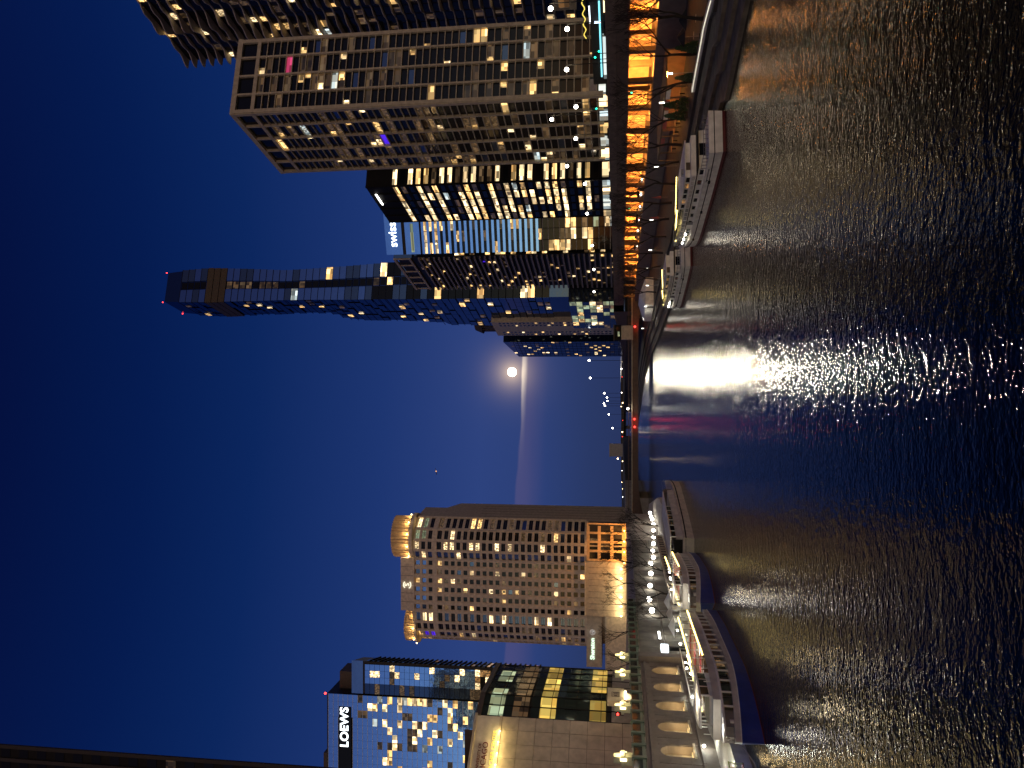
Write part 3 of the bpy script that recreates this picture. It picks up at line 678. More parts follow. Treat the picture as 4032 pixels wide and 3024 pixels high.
def campus_building():
    b = Bld('campus_building', 'stone and glass riverside campus building with lit CHICAGO sign and glowing floors', (-46, 105, 8.3))
    P0, P1, P2 = (0, 0), (1.4, 3.9), (.6, 17.6); d = Vector((.633, .774)).normalized(); PL = (-d.x * 17, -d.y * 17)
    H = 22.3
    prism('core', [PL, (-.3, .2), (1.0, 4.0), (.2, 17.4), (-16, 17), (-24, -6)], 0, H - .3, 'dark_core', b.root)
    f = Face(b, PL, P0)
    rows = 8; cl = 9
    for k in range(rows):                                            # stone cladding panels, each one proud of its joints
        hh = (H - 3.6) / rows
        for i in range(cl):
            f.put('stone_panel', 'limestone', (i + .5) * f.L / cl, (k + .5) * hh, f.L / cl - .05, hh - .05, .4, .0 + rnd.random() * .02)
    f.put('sign_band', 'pale_concrete', f.L / 2, H - 1.65, f.L, 3.25, .34, -.02)
    f.put('coping', 'limestone', f.L / 2, H + .05, f.L + .3, .35, 1.0, 0); f.put('ledge', 'limestone', f.L / 2, H - 3.45, f.L, .3, .62, .1)
    za = math.atan2(d.y, d.x)
    def onf(t, z): q = f.pos(f.L - t, .27, z); return q
    text('lettering_top', 'THE UNIVERSITY OF', 'red_paint', b.root, onf(3.9, 21.25), (math.pi / 2, 0, za), .55, .03, 'RIGHT')
    text('lettering_main', 'CHICAGO', 'red_paint', b.root, onf(3.7, 20.5), (math.pi / 2, 0, za), 1.05, .04, 'RIGHT', spacing=1.05)
    text('lettering_low', 'GLEACHER CENTER', 'e_yellow', b.root, onf(2.0, 19.45), (math.pi / 2, 0, za), .72, .04, 'RIGHT', spacing=1.02)
    for t in (2.4, 3.9, 5.4, 6.9, 8.4, 9.9, 11.4):
        q = f.pos(f.L - t, .85, H - 3.55); ball('sign_light', b.root, 'e_warm', q, .16, 6); light(b.root, (q[0], q[1], q[2] + .15), (1, .72, .26), 95, .3)
    bands = ((19.8, 'lit_green'), (16.4, 'lit_dim'), (12.6, 'lit_yellow'), (9.1, 'glass_green'), (5.7, 'lit_yellow'))
    for p, q, nb in ((P0, P1, 2), (P1, P2, 5)):
        g = Face(b, p, q)
        for z, m in bands:
            for i in range(nb):
                mm = m if (nb == 2 or rnd.random() < .75) else 'glass_green'
                g.win(mm, (i + .5) * g.L / nb, z, g.L / nb - .08, 2.2, 0)
            g.put('spandrel', 'glass_green', g.L / 2, z + 1.75, g.L, 1.2, .2, .02); g.put('rail', 'black_metal', g.L / 2, z - .45, g.L, .07, .1, .12)
        for i in range(nb + 1): g.put('mullion', 'black_metal', i * g.L / nb, H / 2, .12, H, .2, .08)
        g.put('roof_edge', 'brown_panel', g.L / 2, H - .2, g.L + .2, .7, .7, 0); g.put('base_wall', 'concrete', g.L / 2, 1.9, g.L, 3.8, .3, -.05)
    b.finish()
    t = tag(prism('rooftop_block', [(-96, 150), (-68.6, 150), (-73.6, 160), (-96, 160)], 8.3, 41.5, 'brown_panel'), 'plain dark brown block rising behind the stone campus building', 'building')
campus_building()

def mirrored_tower():
    b = Bld('stepped_tower', 'stepped dark tower with warm windows, seen mirrored in the blue glass hotel', (-364, -130, 8.3), limit=200)
    for x0, x1, h in ((0, 31, 217), (-32, 0, 189)):
        box('block', b.root, 'dark_core', ((x0 + x1) / 2, 15, h / 2), (x1 - x0 - .1, 30, h))
        f = Face(b, (x1, 30), (x0, 30)); nb = 8
        for k in range(26):
            z = h - 3 - k * 4.6
            f.put('floor_band', 'grey_metal', f.L / 2, z + 2.2, f.L, .5, .3, .1)
            for i in range(nb):
                m = pick(('glass_dark', 60), ('lit_warm', 14), ('lit_white', 10), ('lit_amber', 10))
                if m != 'glass_dark': f.win(m, (i + .5) * f.L / nb, z, f.L / nb - .6, 3.2, .05)
    b.finish()
mirrored_tower()

M('tower_black', (.035, .028, .022), .8)
def dark_tower():
    b = Bld('dark_office_tower', 'near-black office tower at the far left edge of the view, faint windows high up', (-73.1, 140.3, 8.3))
    H = 190.0; prism('core', [(-36, 0), (0, 0), (-7, 12), (-36, 12)], 0, H, 'black_metal', b.root)
    f = Face(b, (-36, 0), (0, 0))
    for i in range(13): f.put('pier', 'tower_black', min(max(i * 3, .35), 35.65), H / 2, .7, H, .5, .1)
    for k in range(46):
        for i in range(8, 12):
            f.win(pick(('glass_dark', 12), ('lit_dim', 1.2 if k > 22 else .4)), (i + .5) * 3, 6 + k * 4, 2.1, 2.0, .03)
    b.finish()
dark_tower()

# ------------------------------------------------------------------ bridge ahead, far shore
bt = thing('bridge', 'low dark steel bridge crossing the river ahead with lamps on its railing', 'bridge', (-8, 300, 0))
n = 24; V = []; Fc = []; idx = []
for i in range(n + 1):
    x = lerp(-44, 43, i / n); e = abs(x + .5) / 43.5; zb = 3.9 - 2.3 * max(0, (e - .62) / .38) ** 2
    V += [(x, 0, zb), (x, 0, 6.1), (x, 20, 6.1), (x, 20, zb)]
for i in range(n):
    a, c = 4 * i, 4 * i + 4
    Fc += [(a, c, c + 1, a + 1), (a + 1, c + 1, c + 2, a + 2), (a + 2, c + 2, c + 3, a + 3), (a + 3, c + 3, c, a)]
Fc += [(0, 1, 2, 3), (4 * n + 3, 4 * n + 2, 4 * n + 1, 4 * n)]
M('bridge_brown', (.13, .08, .06), .6)
mesh('span', V, Fc, 'bridge_brown', bt)
box('deck_edge', bt, 'limestone', (-.5, -.15, 6.3), (87, .5, .4)); box('handrail', bt, 'bridge_brown', (-.5, .1, 7.5), (87, .14, .14)); box('handrail', bt, 'bridge_brown', (-.5, 19.9, 7.5), (87, .14, .14))
for i in range(59): box('baluster', bt, 'bridge_brown', (-43.5 + i * 1.5, .1, 6.95), (.12, .1, 1.0))
for x in (-40, 39): box('pier', bt, 'concrete', (x, 10, 1.6), (8, 19, 4.2))
bh = thing('bridge_house', 'small tan bridge tender house with dark glazed top at right bridge end', 'bridge house', (19.5, 296, 6))
box('base', bh, 'limestone', (0, 0, 2.2), (5.2, 5, 4.4)); box('cabin', bh, 'black_metal', (0, 0, 5.7), (5.6, 5.4, 2.6)); box('roof', bh, 'brown_panel', (0, 0, 7.15), (6, 5.8, .35)); box('window', bh, 'lit_green', (-.6, -2.75, 5.4), (1.8, .1, .7)); box('window', bh, 'glass_dark', (1.4, -2.75, 5.6), (1.4, .1, 1.4))
for i, (x, z, m) in enumerate(((22, 5.2, 'e_red'), (-13.5, 5.4, 'e_red'), (-16.5, 5.3, 'e_red'), (-9.5, 7.9, 'e_white'))):
    w_ = ('red navigation light near the right end of the bridge', 'upper of the paired red navigation lights at mid bridge, toward the tower side', 'red navigation light of the mid-bridge pair, toward the hotel side', 'small white lamp on the bridge railing above the red pair')[i]
    t = thing('navigation_light', w_, 'light', (x, 299.2, z)); ball('lens', t, m, (0, 0, 0), .8, 8); box('bracket', t, 'black_metal', (0, .4, 0), (.15, .7, .15)); light(t, (0, -.6, -.3), (1, .03, .02) if m == 'e_red' else (1, .9, .7), 70 if m == 'e_red' else 120, .5)
# descending road ramp past the bridge
rp = thing('road_ramp', 'dark road ramp sloping down behind the right end of the bridge', 'ramp', (0, 0, 0))
V = [(30, 322, 0), (19, 400, 0), (-4, 480, 0), (30, 322, 13.5), (19, 400, 10.0), (-4, 480, 6.5), (60, 322, 13.5), (50, 400, 10), (26, 480, 6.5)]
mesh('embankment', V, [(0, 1, 4, 3), (1, 2, 5, 4), (3, 4, 7, 6), (4, 5, 8, 7)], 'brown_panel', rp)
for i in range(14):
    t_ = i / 13; y = lerp(324, 478, t_); x = lerp(30, 19, min(1, (y - 322) / 78)) if y < 400 else lerp(19, -4, (y - 400) / 80); z = lerp(13.5, 10, min(1, (y - 322) / 78)) if y < 400 else lerp(10, 6.5, (y - 400) / 80)
    box('rail_post', rp, 'black_metal', (x, y, z + .5), (.2, .2, 1.0))
fb = thing('lake_viaduct', 'long low dark viaduct on the horizon dotted with tiny lights', 'viaduct', (-90, 900, 0))
box('deck', fb, 'black_metal', (-60, 0, 5.2), (420, 18, 2.4)); 
for i in range(22): box('pier', fb, 'dark_stone', (-260 + i * 20, 0, 2), (3, 14, 4))
box('tower', fb, 'concrete', (14, -6, 12), (14, 12, 20)); box('tower_cap', fb, 'limestone', (14, -6, 22.3), (15, 13, .8)); light(fb, (4.2, -9, 13), (1, .85, .5), 900, .4); ball('tower_lamp', fb, 'e_warm', (4.4, -10, 13.2), 1.6, 8)
for i in range(40):
    x = -250 + i * 11.5 + rnd.uniform(-4, 4); q = rnd.choice(('e_warm', 'e_white', 'e_warm', 'e_red'))
    ball('lamp', fb, q, (x, -9.3, 8.0 + rnd.uniform(-.8, 1.2)), rnd.choice((.7, .9, 1.2)), 6)
sh = mesh('far_shore', *(lambda pts: ([(x, 1500, -1) for x, z in pts] + [(x, 1500, z) for x, z in pts] + [(x, 1700, z) for x, z in pts], [(i, i + 1, len(pts) + i + 1, len(pts) + i) for i in range(len(pts) - 1)] + [(len(pts) + i, len(pts) + i + 1, 2 * len(pts) + i + 1, 2 * len(pts) + i) for i in range(len(pts) - 1)]))([(-900 + i * 30, 7 + rnd.uniform(-2.5, 3)) for i in range(40)]), 'soil'); struct(sh)
for i, (x, y, z) in enumerate(((17, 560, 33), (5, 640, 35), (-9, 760, 26), (-14, 800, 24), (-18, 820, 24), (-21, 840, 28), (-24, 850, 27), (-34, 870, 23), (-50, 880, 19))):
    t = thing('lakeside_lamp', '%s of the tiny tall lakeside lamps hanging over the horizon, from the glass tower side' % ORD[i], 'lamp', (x, y, 0), group='lakeside lamps over the horizon')
    cyl('pole', t, 'black_metal', (0, 0, z / 2), .3, z, 6); ball('bulb', t, 'e_white', (0, 0, z), 1.5, 8)
mo = tag(obj('moon', ball_mesh('e_moon', 24), None, moon_dir * 12000 + Vector((0, 0, EYE)), (138, 138, 138)), 'bright full moon low over the river between the towers', 'moon')

# ------------------------------------------------------------------ left bank: arcade wall, terrace, dock
aw = thing('arcade_wall', 'dark stone embankment wall with a row of warmly lit arched niches', 'wall', (-38, 0, 0))
def arch_bay():
    w, z0, z1, sp_, r, zb = 5.5, 1.3, 8.28, 5.75, 1.15, 3.6
    pts = [(-r, zb), (-r, sp_)] + [(r * math.cos(math.pi - math.pi * k / 10), sp_ + r * math.sin(math.pi - math.pi * k / 10)) for k in range(1, 10)] + [(r, sp_), (r, zb)]
    V, Fc = [], []
    def v(y, z, x=0.0): V.append((x, y, z)); return len(V) - 1
    h = w / 2
    a = [v(-h, z0), v(h, z0), v(h, zb), v(-h, zb)]; Fc.append(tuple(a))
    a = [v(-h, zb), v(-r, zb), v(-r, sp_), v(-h, sp_)]; Fc.append(tuple(a)); a = [v(r, zb), v(h, zb), v(h, sp_), v(r, sp_)]; Fc.append(tuple(a))
    n = len(pts)
    arc = pts[1:n - 1]
    for p, q in zip(arc, arc[1:]):
        def top(y): return (max(-h, min(h, y * h / r)), z1)
        tp, tq = top(p[0]), top(q[0]); Fc.append((v(*p), v(*q), v(*tq), v(*tp)))
    Fc.append((v(-h, sp_), v(-r, sp_), v(-h, z1))); Fc.append((v(r, sp_), v(h, sp_), v(h, z1)))
    for p, q in zip(pts, pts[1:]): Fc.append((v(*p), v(*q), v(*q, -1.1), v(*p, -1.1)))
    Fc.append((v(-r, zb), v(r, zb), v(r, zb, -1.1), v(-r, zb, -1.1)))
    me = bpy.data.meshes.new('arch_bay'); me.from_pydata(V, [], Fc); me.materials.append(MATS['dark_stone']); return me
bay = arch_bay()
M('niche_cream', (.72, .62, .45), .8)
for i in range(7):
    y = 68.2 + i * 5.5
    o = obj('arch_bay', bay, aw, (.9, y, 0))
    box('niche_back', o, 'niche_cream', (-1.14, 0, 5.2), (.08, 2.6, 3.6))
    for dy in (-.38, .38): box('glazing_bar', o, 'brown_panel', (-1.07, dy, 4.75), (.06, .06, 2.3))
    for dz in (4.3, 5.0, 5.7): box('glazing_bar', o, 'brown_panel', (-1.065, 0, dz), (.06, 2.2, .06))
    box('sill', o, 'limestone', (.12, 0, 3.5), (.3, 2.9, .22)); box('uplight', o, 'e_niche', (-.5, 0, 3.68), (.25, 1.7, .08))
    light(o, (-.30, 0, 4.5), (1, .72, .32), 130, .25)
    box('plinth_course', o, 'dark_stone', (.15, 0, 2.75), (.3, 5.46, .3)); box('string_course', o, 'dark_stone', (.12, 0, 7.75), (.25, 5.46, .25))
    for k in range(4):
        for sgn in (-1, 1): box('stone_block', o, 'dark_stone', (.03, sgn * 2.0, 3.45 + k * 1.05), (.1, 1.4, .98))
M('esplanade_stone', (.16, .145, .12), .85, var=.35, scale=.6, bump=.3)
box('end_pier', aw, 'dark_stone', (1.0, 104.6, 4.9), (1.6, 1.6, 7.2))
for i in range(26):                                                    # plain wall panels further along
    y = 107 + i * 3.2
    box('wall_panel', aw, 'esplanade_stone', (.15, y, 4.75 + 1.6), (.3, 3.1, 3.6)); box('wall_panel', aw, 'esplanade_stone', (.12, y, 2.9), (.26, 3.1, 3.0))
# green glass balustrade along the terrace
bl = thing('balustrade', 'green glass balustrade with pale posts along the top of the arcade wall', 'railing', (-37.6, 0, 8.3))
for i in range(26):
    y = 64 + i * 2.75
    box('post', bl, 'green_panel', (.25, y, .75), (.4, .45, 1.5))
    box('pane', bl, 'glass_green', (.25, y + 1.37, .7), (.06, 2.2, 1.15)); box('pane_band', bl, 'green_panel', (.27, y + 1.37, .25), (.1, 2.2, .35)); box('rail', bl, 'green_panel', (.25, y + 1.37, 1.35), (.14, 2.3, .1))
def pylon(y, which):
    t = thing('lantern_pylon', which, 'lamp post', (-40.6, y, 8.3), group='stone pylons with yellow lanterns')
    M('pylon_green', (.38, .42, .33), .7)
    box('shaft', t, 'pylon_green', (0, 0, 1.1), (.9, 1.1, 2.2)); box('collar', t, 'pylon_green', (0, 0, 2.35), (1.2, 1.5, .35))
    for s_ in (-1, 1): cyl('lantern', t, 'e_lantern', (.25, s_ * .8, 2.3), .3, .7, 10)
    box('cap', t, 'pylon_green', (0, 0, 2.95), (.7, .9, .8)); light(t, (1.0, 0, 2.7), (1, .72, .32), 210, .3)
for y, w_ in ((84.2, 'yellow lantern pylon on the terrace nearest the left picture edge'), (97.5, 'yellow lantern pylon on the terrace beside the red traffic signal'), (108.6, 'yellow lantern pylon just past the beige sign box'), (115.5, 'farthest yellow lantern pylon before the bare terrace trees')):
    pylon(y, w_)
ss = thing('sign_box', 'beige square sign box with dark maze emblem and lit underside on terrace', 'sign', (-41.4, 102.6, 8.3), R(-10))
box('board', ss, 'limestone', (0, 0, 3.2), (.8, 3.0, 2.2)); box('post', ss, 'concrete', (-.1, 0, 1.05), (.5, 1.6, 2.1)); box('under_light', ss, 'e_warm', (.35, 0, 1.95), (.3, 1.5, .28)); light(ss, (.9, 0, 1.6), (1, .85, .5), 90, .2)
for k, sz in enumerate((1.0, .7, .4)):
    for a, b_ in (((0, sz / 2), (sz, .07)), ((0, -sz / 2), (sz, .07)), ((sz / 2, 0), (.07, sz)), ((-sz / 2, 0), (.07, sz if k != 1 else sz * .5))):
        box('emblem_line', ss, 'dark_stone', (.42, a[0], 3.25 + a[1]), (.06, b_[0] + .01 * k, b_[1]))
def signal(loc, col, label, rz=0.0):
    t = thing('traffic_signal', label, 'traffic light', loc, rz)
    cyl('pole', t, 'black_metal', (0, .3, -1.4), .12, 3.4, 6); box('housing', t, 'black_metal', (0, 0, .1), (.34, .3, 1.0)); ball('lens', t, col, (0, -.16, -.2 if col == 'e_green' else .35), .34, 8); box('visor', t, 'black_metal', (0, -.22, .62), (.34, .3, .05))
    light(t, (0, -.6, 0), (1, .05, .04) if col == 'e_red' else (.05, 1, .6), 14, .15)
signal((-42.3, 99.6, 10.9), 'e_red', 'red traffic signal on the terrace beside the beige sign box')
signal((-45.5, 118, 9.6), 'e_red', 'red traffic signal on the terrace by the hotel driveway trees')
# dock wall lamps
for i, y in enumerate((66.0, 73.0, 79.7, 92.0, 105.0, 110.5, 116.5, 124.0)):
    t = thing('dock_wall_lamp', '%s white downlight on the dock wall counted from the left picture edge' % ORD[i], 'lamp', (-36.6 if i else -33.2, y, 2.55), group='white downlights on the dock wall')
    box('bracket', t, 'grey_metal', (-.2, 0, .1), (.3, .2, .15)); ball('bulb', t, 'e_white', (0, 0, 0), .32, 8); light(t, (.25, 0, -.1), (.92, 1, .88), 140 if i else 1100, .2)
# lamps on the lower walk
for i, (y, z) in enumerate(((223.4, 2.4), (217.2, 2.4), (213, 2.2), (205.4, 2.2), (197.1, 2.6), (188.5, 2.9), (180.4, 3.3), (172.4, 3.8), (166.3, 3.9), (160.5, 4.7), (152.1, 5.0), (142.8, 5.5), (133.8, 6.0), (127.3, 5.8))):
    t = thing('walk_lamp', '%s globe lamp of the row along the left bank walk, counted from the bridge' % ORD[i], 'lamp', (-36.9, y, 1.3), group='globe lamps along the left bank walk')
    cyl('pole', t, 'grey_metal', (0, 0, (z - 1.3) / 2), .1, z - 1.3, 6); ball('globe', t, 'e_white', (0, 0, z - 1.3), .85, 10); light(t, (.45, -.2, z - 1.3), (1, .95, .78), 45, .3)
lb = thing('light_bar', 'slanted white tube light on the pale wall beside the arcade end', 'lamp', (-37.4, 116.5, 5.0)); box('tube', lb, 'e_strip', (0, 0, .15), (.18, 3.0, .3)); box('bracket', lb, 'grey_metal', (-.15, 0, .15), (.15, 3.2, .4)); light(lb, (.6, 0, 0), (1, .97, .9), 60, .3)
kp = thing('kiosk_pillar', 'dark pillar with glowing white sign head at the end of the arcade', 'sign', (-36.2, 107.2, 1.3)); box('pillar', kp, 'black_metal', (0, 0, 1.5), (.45, .5, 3.0)); box('sign_head', kp, 'e_sign', (0, 0, 3.6), (.7, 1.5, 1.0)); light(kp, (.9, -.3, 3.5), (.9, .95, 1), 30, .2)
for i in range(5):
    t = tag(box('stone_bollard', None, 'pale_concrete', (-36.0, 119.5 + i * 1.9, 2.1), (.7, .8, 1.6)), '%s pale stone fin beside the dock stair, counted from the arcade' % ORD[i], 'bollard', 'pale stone fins beside the dock stair')

# ------------------------------------------------------------------ boats
def boat(name, label, L, B, loc, head, build, zs=1.0):
    t = thing(name, label, 'boat', loc, head); build(t, L, B); t.scale = (1, 1, zs); return t
def hb(t, B, full=.62, stern=.84):
    a = min(1.0, stern + (1 - stern) * t / .25)
    if t > full: a *= max(0.0, 1 - ((t - full) / (1 - full)) ** 2.1)
    return a * B / 2
def sheer(t): return .7 * max(0, (t - .55) / .45) ** 2 + .12 * max(0, (.2 - t) / .2) ** 2
def loft(name, par, mat, L, B, z0, z1, o0=0.0, o1=0.0, t0=0.0, t1=1.0, n=22, cap=True, sh0=1.0, sh1=1.0, full=.62, capmat=None):
    V, Fc = [], []
    for i in range(n + 1):
        t = lerp(t0, t1, i / n); x = t * L; a = max(.02, hb(t, B, full) + o0); c = max(.02, hb(t, B, full) + o1)
        V += [(x, a, z0 + sheer(t) * sh0), (x, c, z1 + sheer(t) * sh1), (x, -c, z1 + sheer(t) * sh1), (x, -a, z0 + sheer(t) * sh0)]
    for i in range(n):
        a, c = 4 * i, 4 * i + 4
        Fc += [(a, a + 1, c + 1, c), (a + 2, a + 3, c + 3, c + 2)]
        if cap: Fc.append((a + 1, a + 2, c + 2, c + 1))
    Fc += [(0, 3, 2, 1), (4 * n, 4 * n + 1, 4 * n + 2, 4 * n + 3)]
    return mesh(name, V, Fc, mat, par, smooth=False)
def side_item(par, name, mat, L, B, t, z, su, sz, off=0.03, so=.1, side=1, full=.62, ztilt=1.0):
    d = .01; y = hb(t, B, full); y2 = hb(min(1, t + d), B, full); a = math.atan2((y2 - y) * side, d * L)
    return box(name, par, mat, (t * L, side * (y + off), z + sheer(t) * ztilt), (su, so, sz), a)
def string_lights(par, pts, n, name='string_light'):
    for (p, q), m in zip(zip(pts, pts[1:]), n):
        for i in range(m):
            s_ = i / m; ball(name, par, 'e_string', (lerp(p[0], q[0], s_), lerp(p[1], q[1], s_), lerp(p[2], q[2], s_)), .17, 6)
def white_tour_boat(par, L, B):
    loft('boot_stripe', par, 'red_paint', L, B, -.5, .34, -.12, -.04, cap=False, sh0=0, sh1=0)
    loft('hull', par, 'white_paint', L, B, .34, 1.18, -.04, .03, sh0=0)
    loft('rub_rail', par, 'black_metal', L, B, 1.18, 1.30, .08, .08)
    loft('bulwark', par, 'white_paint', L, B, 1.30, 1.95, .03, .08, cap=True)
    loft('deckhouse', par, 'white_paint', L, B, 1.9, 2.92, -.30, -.34, .11, .93, sh0=.6, sh1=.6)
    loft('deck_edge', par, 'black_metal', L, B, 2.92, 3.04, -.12, -.12, .09, .95, sh0=.6, sh1=.6)
    loft('upper_bulwark', par, 'white_paint', L, B, 3.04, 3.72, -.2, -.2, .15, .90, sh0=.6, sh1=.4)
    for sd in (1, -1):
        for k in range(7): side_item(par, 'window', 'glass_dark', L, B, .135 + k * .068, 2.42, .95, .48, -.30, .08, sd, ztilt=.6)
        for k in range(9): side_item(par, 'window', 'glass_green', L, B, .62 + k * .031, 2.4, .62, .52, -.29, .08, sd, ztilt=.6)
        for k in range(12): side_item(par, 'rail_panel', 'grey_metal', L, B, .42 + k * .037, 3.36, .95, .46, -.17, .05, sd, ztilt=.5)
        side_item(par, 'gangway_panel', 'grey_metal', L, B, .55, 2.4, .9, .9, -.28, .1, sd, ztilt=.6)
        for k in range(6): side_item(par, 'upper_window', 'lit_amber' if k in (1, 4) else 'glass_dark', L, B, .20 + k * .042, 4.0, .95, .48, -.58, .08, sd, ztilt=.3)
        for tt in (.18, .42, .7): side_item(par, 'fender', 'black_metal', L, B, tt, 1.24, .5, .3, .14, .16, sd)
    loft('upper_cabin', par, 'white_paint', L, B, 3.72, 4.36, -.62, -.62, .18, .44, sh0=.3, sh1=.2)
    loft('cabin_roof', par, 'white_paint', L, B, 4.36, 4.48, -.45, -.45, .17, .46, sh0=.2, sh1=.2)
    loft('awning', par, 'fabric_black', L, B, 4.05, 4.12, -.6, -.6, .46, .80, sh0=.3, sh1=.3)
    for k in range(6):
        for sd in (1, -1): side_item(par, 'stanchion', 'grey_metal', L, B, .46 + k * .068, 3.75, .06, .9, -.62, .06, sd, ztilt=.3)
    loft('bow_screen', par, 'green_panel', L, B, 3.3, 3.75, -.15, -.15, .80, .905, sh0=.6, sh1=.4)
    hh = lambda t: hb(t, B) - .5
    string_lights(par, [(L * .44, hh(.44), 4.75), (L * .93, .2, 3.6), (L * .93, -.2, 3.6), (L * .44, -hh(.44), 4.75)], (46, 1, 46))
    string_lights(par, [(L * .93, .2, 3.6), (L * .78, hh(.78), 3.9)], (22,))
    light(par, (L * .75, 0, 4.3), (1, .76, .25), 90, .3); light(par, (L * .6, B * .3, 4.2), (1, .76, .25), 60, .3)
    box('stern_door', par, 'glass_dark', (L * .11 - .02, 0, 2.4), (.06, 1.4, .8)); box('stern_door', par, 'brown_panel', (L * .18 - .02, .8, 4.0), (.06, .9, .6))
    for k in range(9): cyl('stern_rail_post', par, 'grey_metal', (L * .012 + .08, -2.0 + k * .5, 2.3), .06, .7, 6)
    tube('stern_rail', [(L * .10, B * .42, 2.65), (L * .015, B * .40, 2.65), (L * .015, -B * .40, 2.65), (L * .10, -B * .42, 2.65)], .035, 'grey_metal', par)
    for sd in (1, -1):
        for k in range(5): side_item(par, 'deck_rail_post', 'grey_metal', L, B, .02 + k * .02, 2.3, .06, .7, -.1, .06, sd)
        side_item(par, 'name_board', 'grey_metal', L, B, .14, 1.62, 3.0, .14, .07, .03, sd); side_item(par, 'hawse_port', 'black_metal', L, B, .17, 1.55, .22, .14, .09, .03, sd)
        for k in range(8): side_item(par, 'upper_rail_panel', 'pale_concrete', L, B, .17 + k * .031, 3.38, .9, .4, -.18, .04, sd, ztilt=.5)
    box('roof_vent', par, 'grey_metal', (L * .24, .6, 4.62), (.8, .6, .3)); box('roof_vent', par, 'white_paint', (L * .33, -.5, 4.62), (1.1, .8, .28)); cyl('mast', par, 'grey_metal', (L * .42, 0, 5.1), .08, 1.4, 6)
    cyl('name_roundel', par, 'red_paint', (L * .20, hb(.2, B) - .24, 2.45), .55, .08, 14, 1, (math.pi / 2, 0, 0))
    for k in range(3): ball('deck_lamp', par, 'e_white', (L * (.66 + k * .07), hb(.66 + k * .07, B) - .2, 2.75), .3, 8)
    light(par, (L * .7, hb(.7, B) + .3, 2.7), (1, .85, .6), 30, .2)
h1 = math.atan2(35.5, -6.0); boat('tour_boat', 'nearer white tour boat moored on the right bank, yellow string lights at its bow', 35.5, 5.6, (26.6, 83.2, 0), h1, white_tour_boat, .82)
h2 = math.atan2(27, -5.4); boat('tour_boat', 'farther white tour boat on the right bank, moored ahead of its twin toward the bridge', 27.5, 4.8, (20.0, 120.6, 0), h2, white_tour_boat, .82)
def blue_tour_boat(par, L, B, full=True):
    loft('boot_stripe', par, 'red_paint', L, B, -.5, .06, -.10, -.03, cap=False, sh0=0, sh1=0)
    loft('hull', par, 'blue_paint', L, B, .06, 1.0, -.03, .06, sh0=0)
    loft('sheer_stripe', par, 'white_paint', L, B, 1.0, 1.08, .09, .09)
    loft('gunwale', par, 'cream_paint', L, B, 1.08, 1.50, .04, .04)
    loft('cabin', par, 'grey_metal', L, B, 1.5, 2.5, -.45, -.45, .04, .94, sh0=.6, sh1=.4)
    loft('upper_deck_edge', par, 'white_paint', L, B, 2.5, 2.66, .02, .02, .02, .95, sh0=.4, sh1=.4)
    loft('upper_bulwark', par, 'cream_paint', L, B, 2.66, 3.3, -.1, -.1, .04, .86, sh0=.4, sh1=.3, cap=False)
    for sd in (1, -1):
        for k in range(15):
            tt = .06 + k * .057
            side_item(par, 'side_opening', rnd.choice(('glass_dark', 'glass_green', 'brown_panel', 'wood', 'lit_dim')), L, B, tt, 2.0, L * .052, .72, -.42, .06, sd, ztilt=.5)
            side_item(par, 'side_post', 'white_paint', L, B, tt + .028, 2.0, .12, 1.0, -.05, .12, sd, ztilt=.5)
        for k in range(10): side_item(par, 'rail_post', 'white_paint', L, B, .06 + k * .08, 3.55, .06, .6, -.12, .06, sd, ztilt=.3)
    # wheelhouse toward the bow, benches and awning aft
    loft('wheelhouse', par, 'white_paint', L, B, 2.66, 3.45, -1.0, -1.0, .66, .80, sh0=.2, sh1=.1); loft('wheelhouse_roof', par, 'white_paint', L, B, 4.2, 4.34, -.8, -.8, .63, .83, sh0=.1, sh1=.1)
    for sd in (1, -1):
        for k in range(4): side_item(par, 'wheelhouse_post', 'white_paint', L, B, .665 + k * .043, 3.85, .12, .8, -1.05, .12, sd, ztilt=.1)
        for k in range(3): side_item(par, 'wheelhouse_window', 'glass_green', L, B, .687 + k * .043, 3.83, L * .038, .66, -1.02, .05, sd, ztilt=.1)
    for k in range(9):
        tt = .08 + k * .06; box('bench', par, 'wood' if k % 3 else 'car_red', (L * tt, 0, 3.0), (.45, B * .7, .5)); 
    tube('canopy_rail', [(L * .05, B * .3, 4.3), (L * .6, B * .34, 4.35)], .06, 'cream_paint', par); tube('canopy_rail', [(L * .05, -B * .3, 4.3), (L * .6, -B * .34, 4.35)], .06, 'cream_paint', par)
    for k in range(8):
        for sd in (1, -1): cyl('canopy_post', par, 'grey_metal', (L * (.05 + k * .078), sd * B * .31, 3.7), .07, 1.25, 6)
    string_lights(par, [(L * .04, -hb(.1, B) + .05, 3.42), (L * .60, -hb(.5, B) + .1, 3.42)], (58,)); string_lights(par, [(L * .04, hb(.1, B) - .05, 3.42), (L * .60, hb(.5, B) - .1, 3.42)], (40,))
    string_lights(par, [(L * .05, B * .31, 4.45), (L * .6, B * .35, 4.5)], (36,))
    light(par, (L * .25, 0, 4.2), (1, .88, .68), 300, .4); light(par, (L * .5, 0, 4.2), (.95, .97, 1), 260, .4); light(par, (L * .74, 0, 5.0), (1, .86, .62), 160, .3); light(par, (L * .93, 0, 3.2), (1, .95, .85), 70, .2); light(par, (L * .3, 0, 2.3), (1, .8, .55), 40, .3)
    for k in range(5): ball('deck_lamp', par, 'e_white', (L * (.30 + k * .05), rnd.uniform(-1, 1), 4.25), .22, 8)
    box('bow_locker', par, 'white_paint', (L * .9, 0, 1.9), (1.6, 1.4, .8)); cyl('bow_post', par, 'grey_metal', (L * .97, 0, 2.2), .1, 1.4, 6)
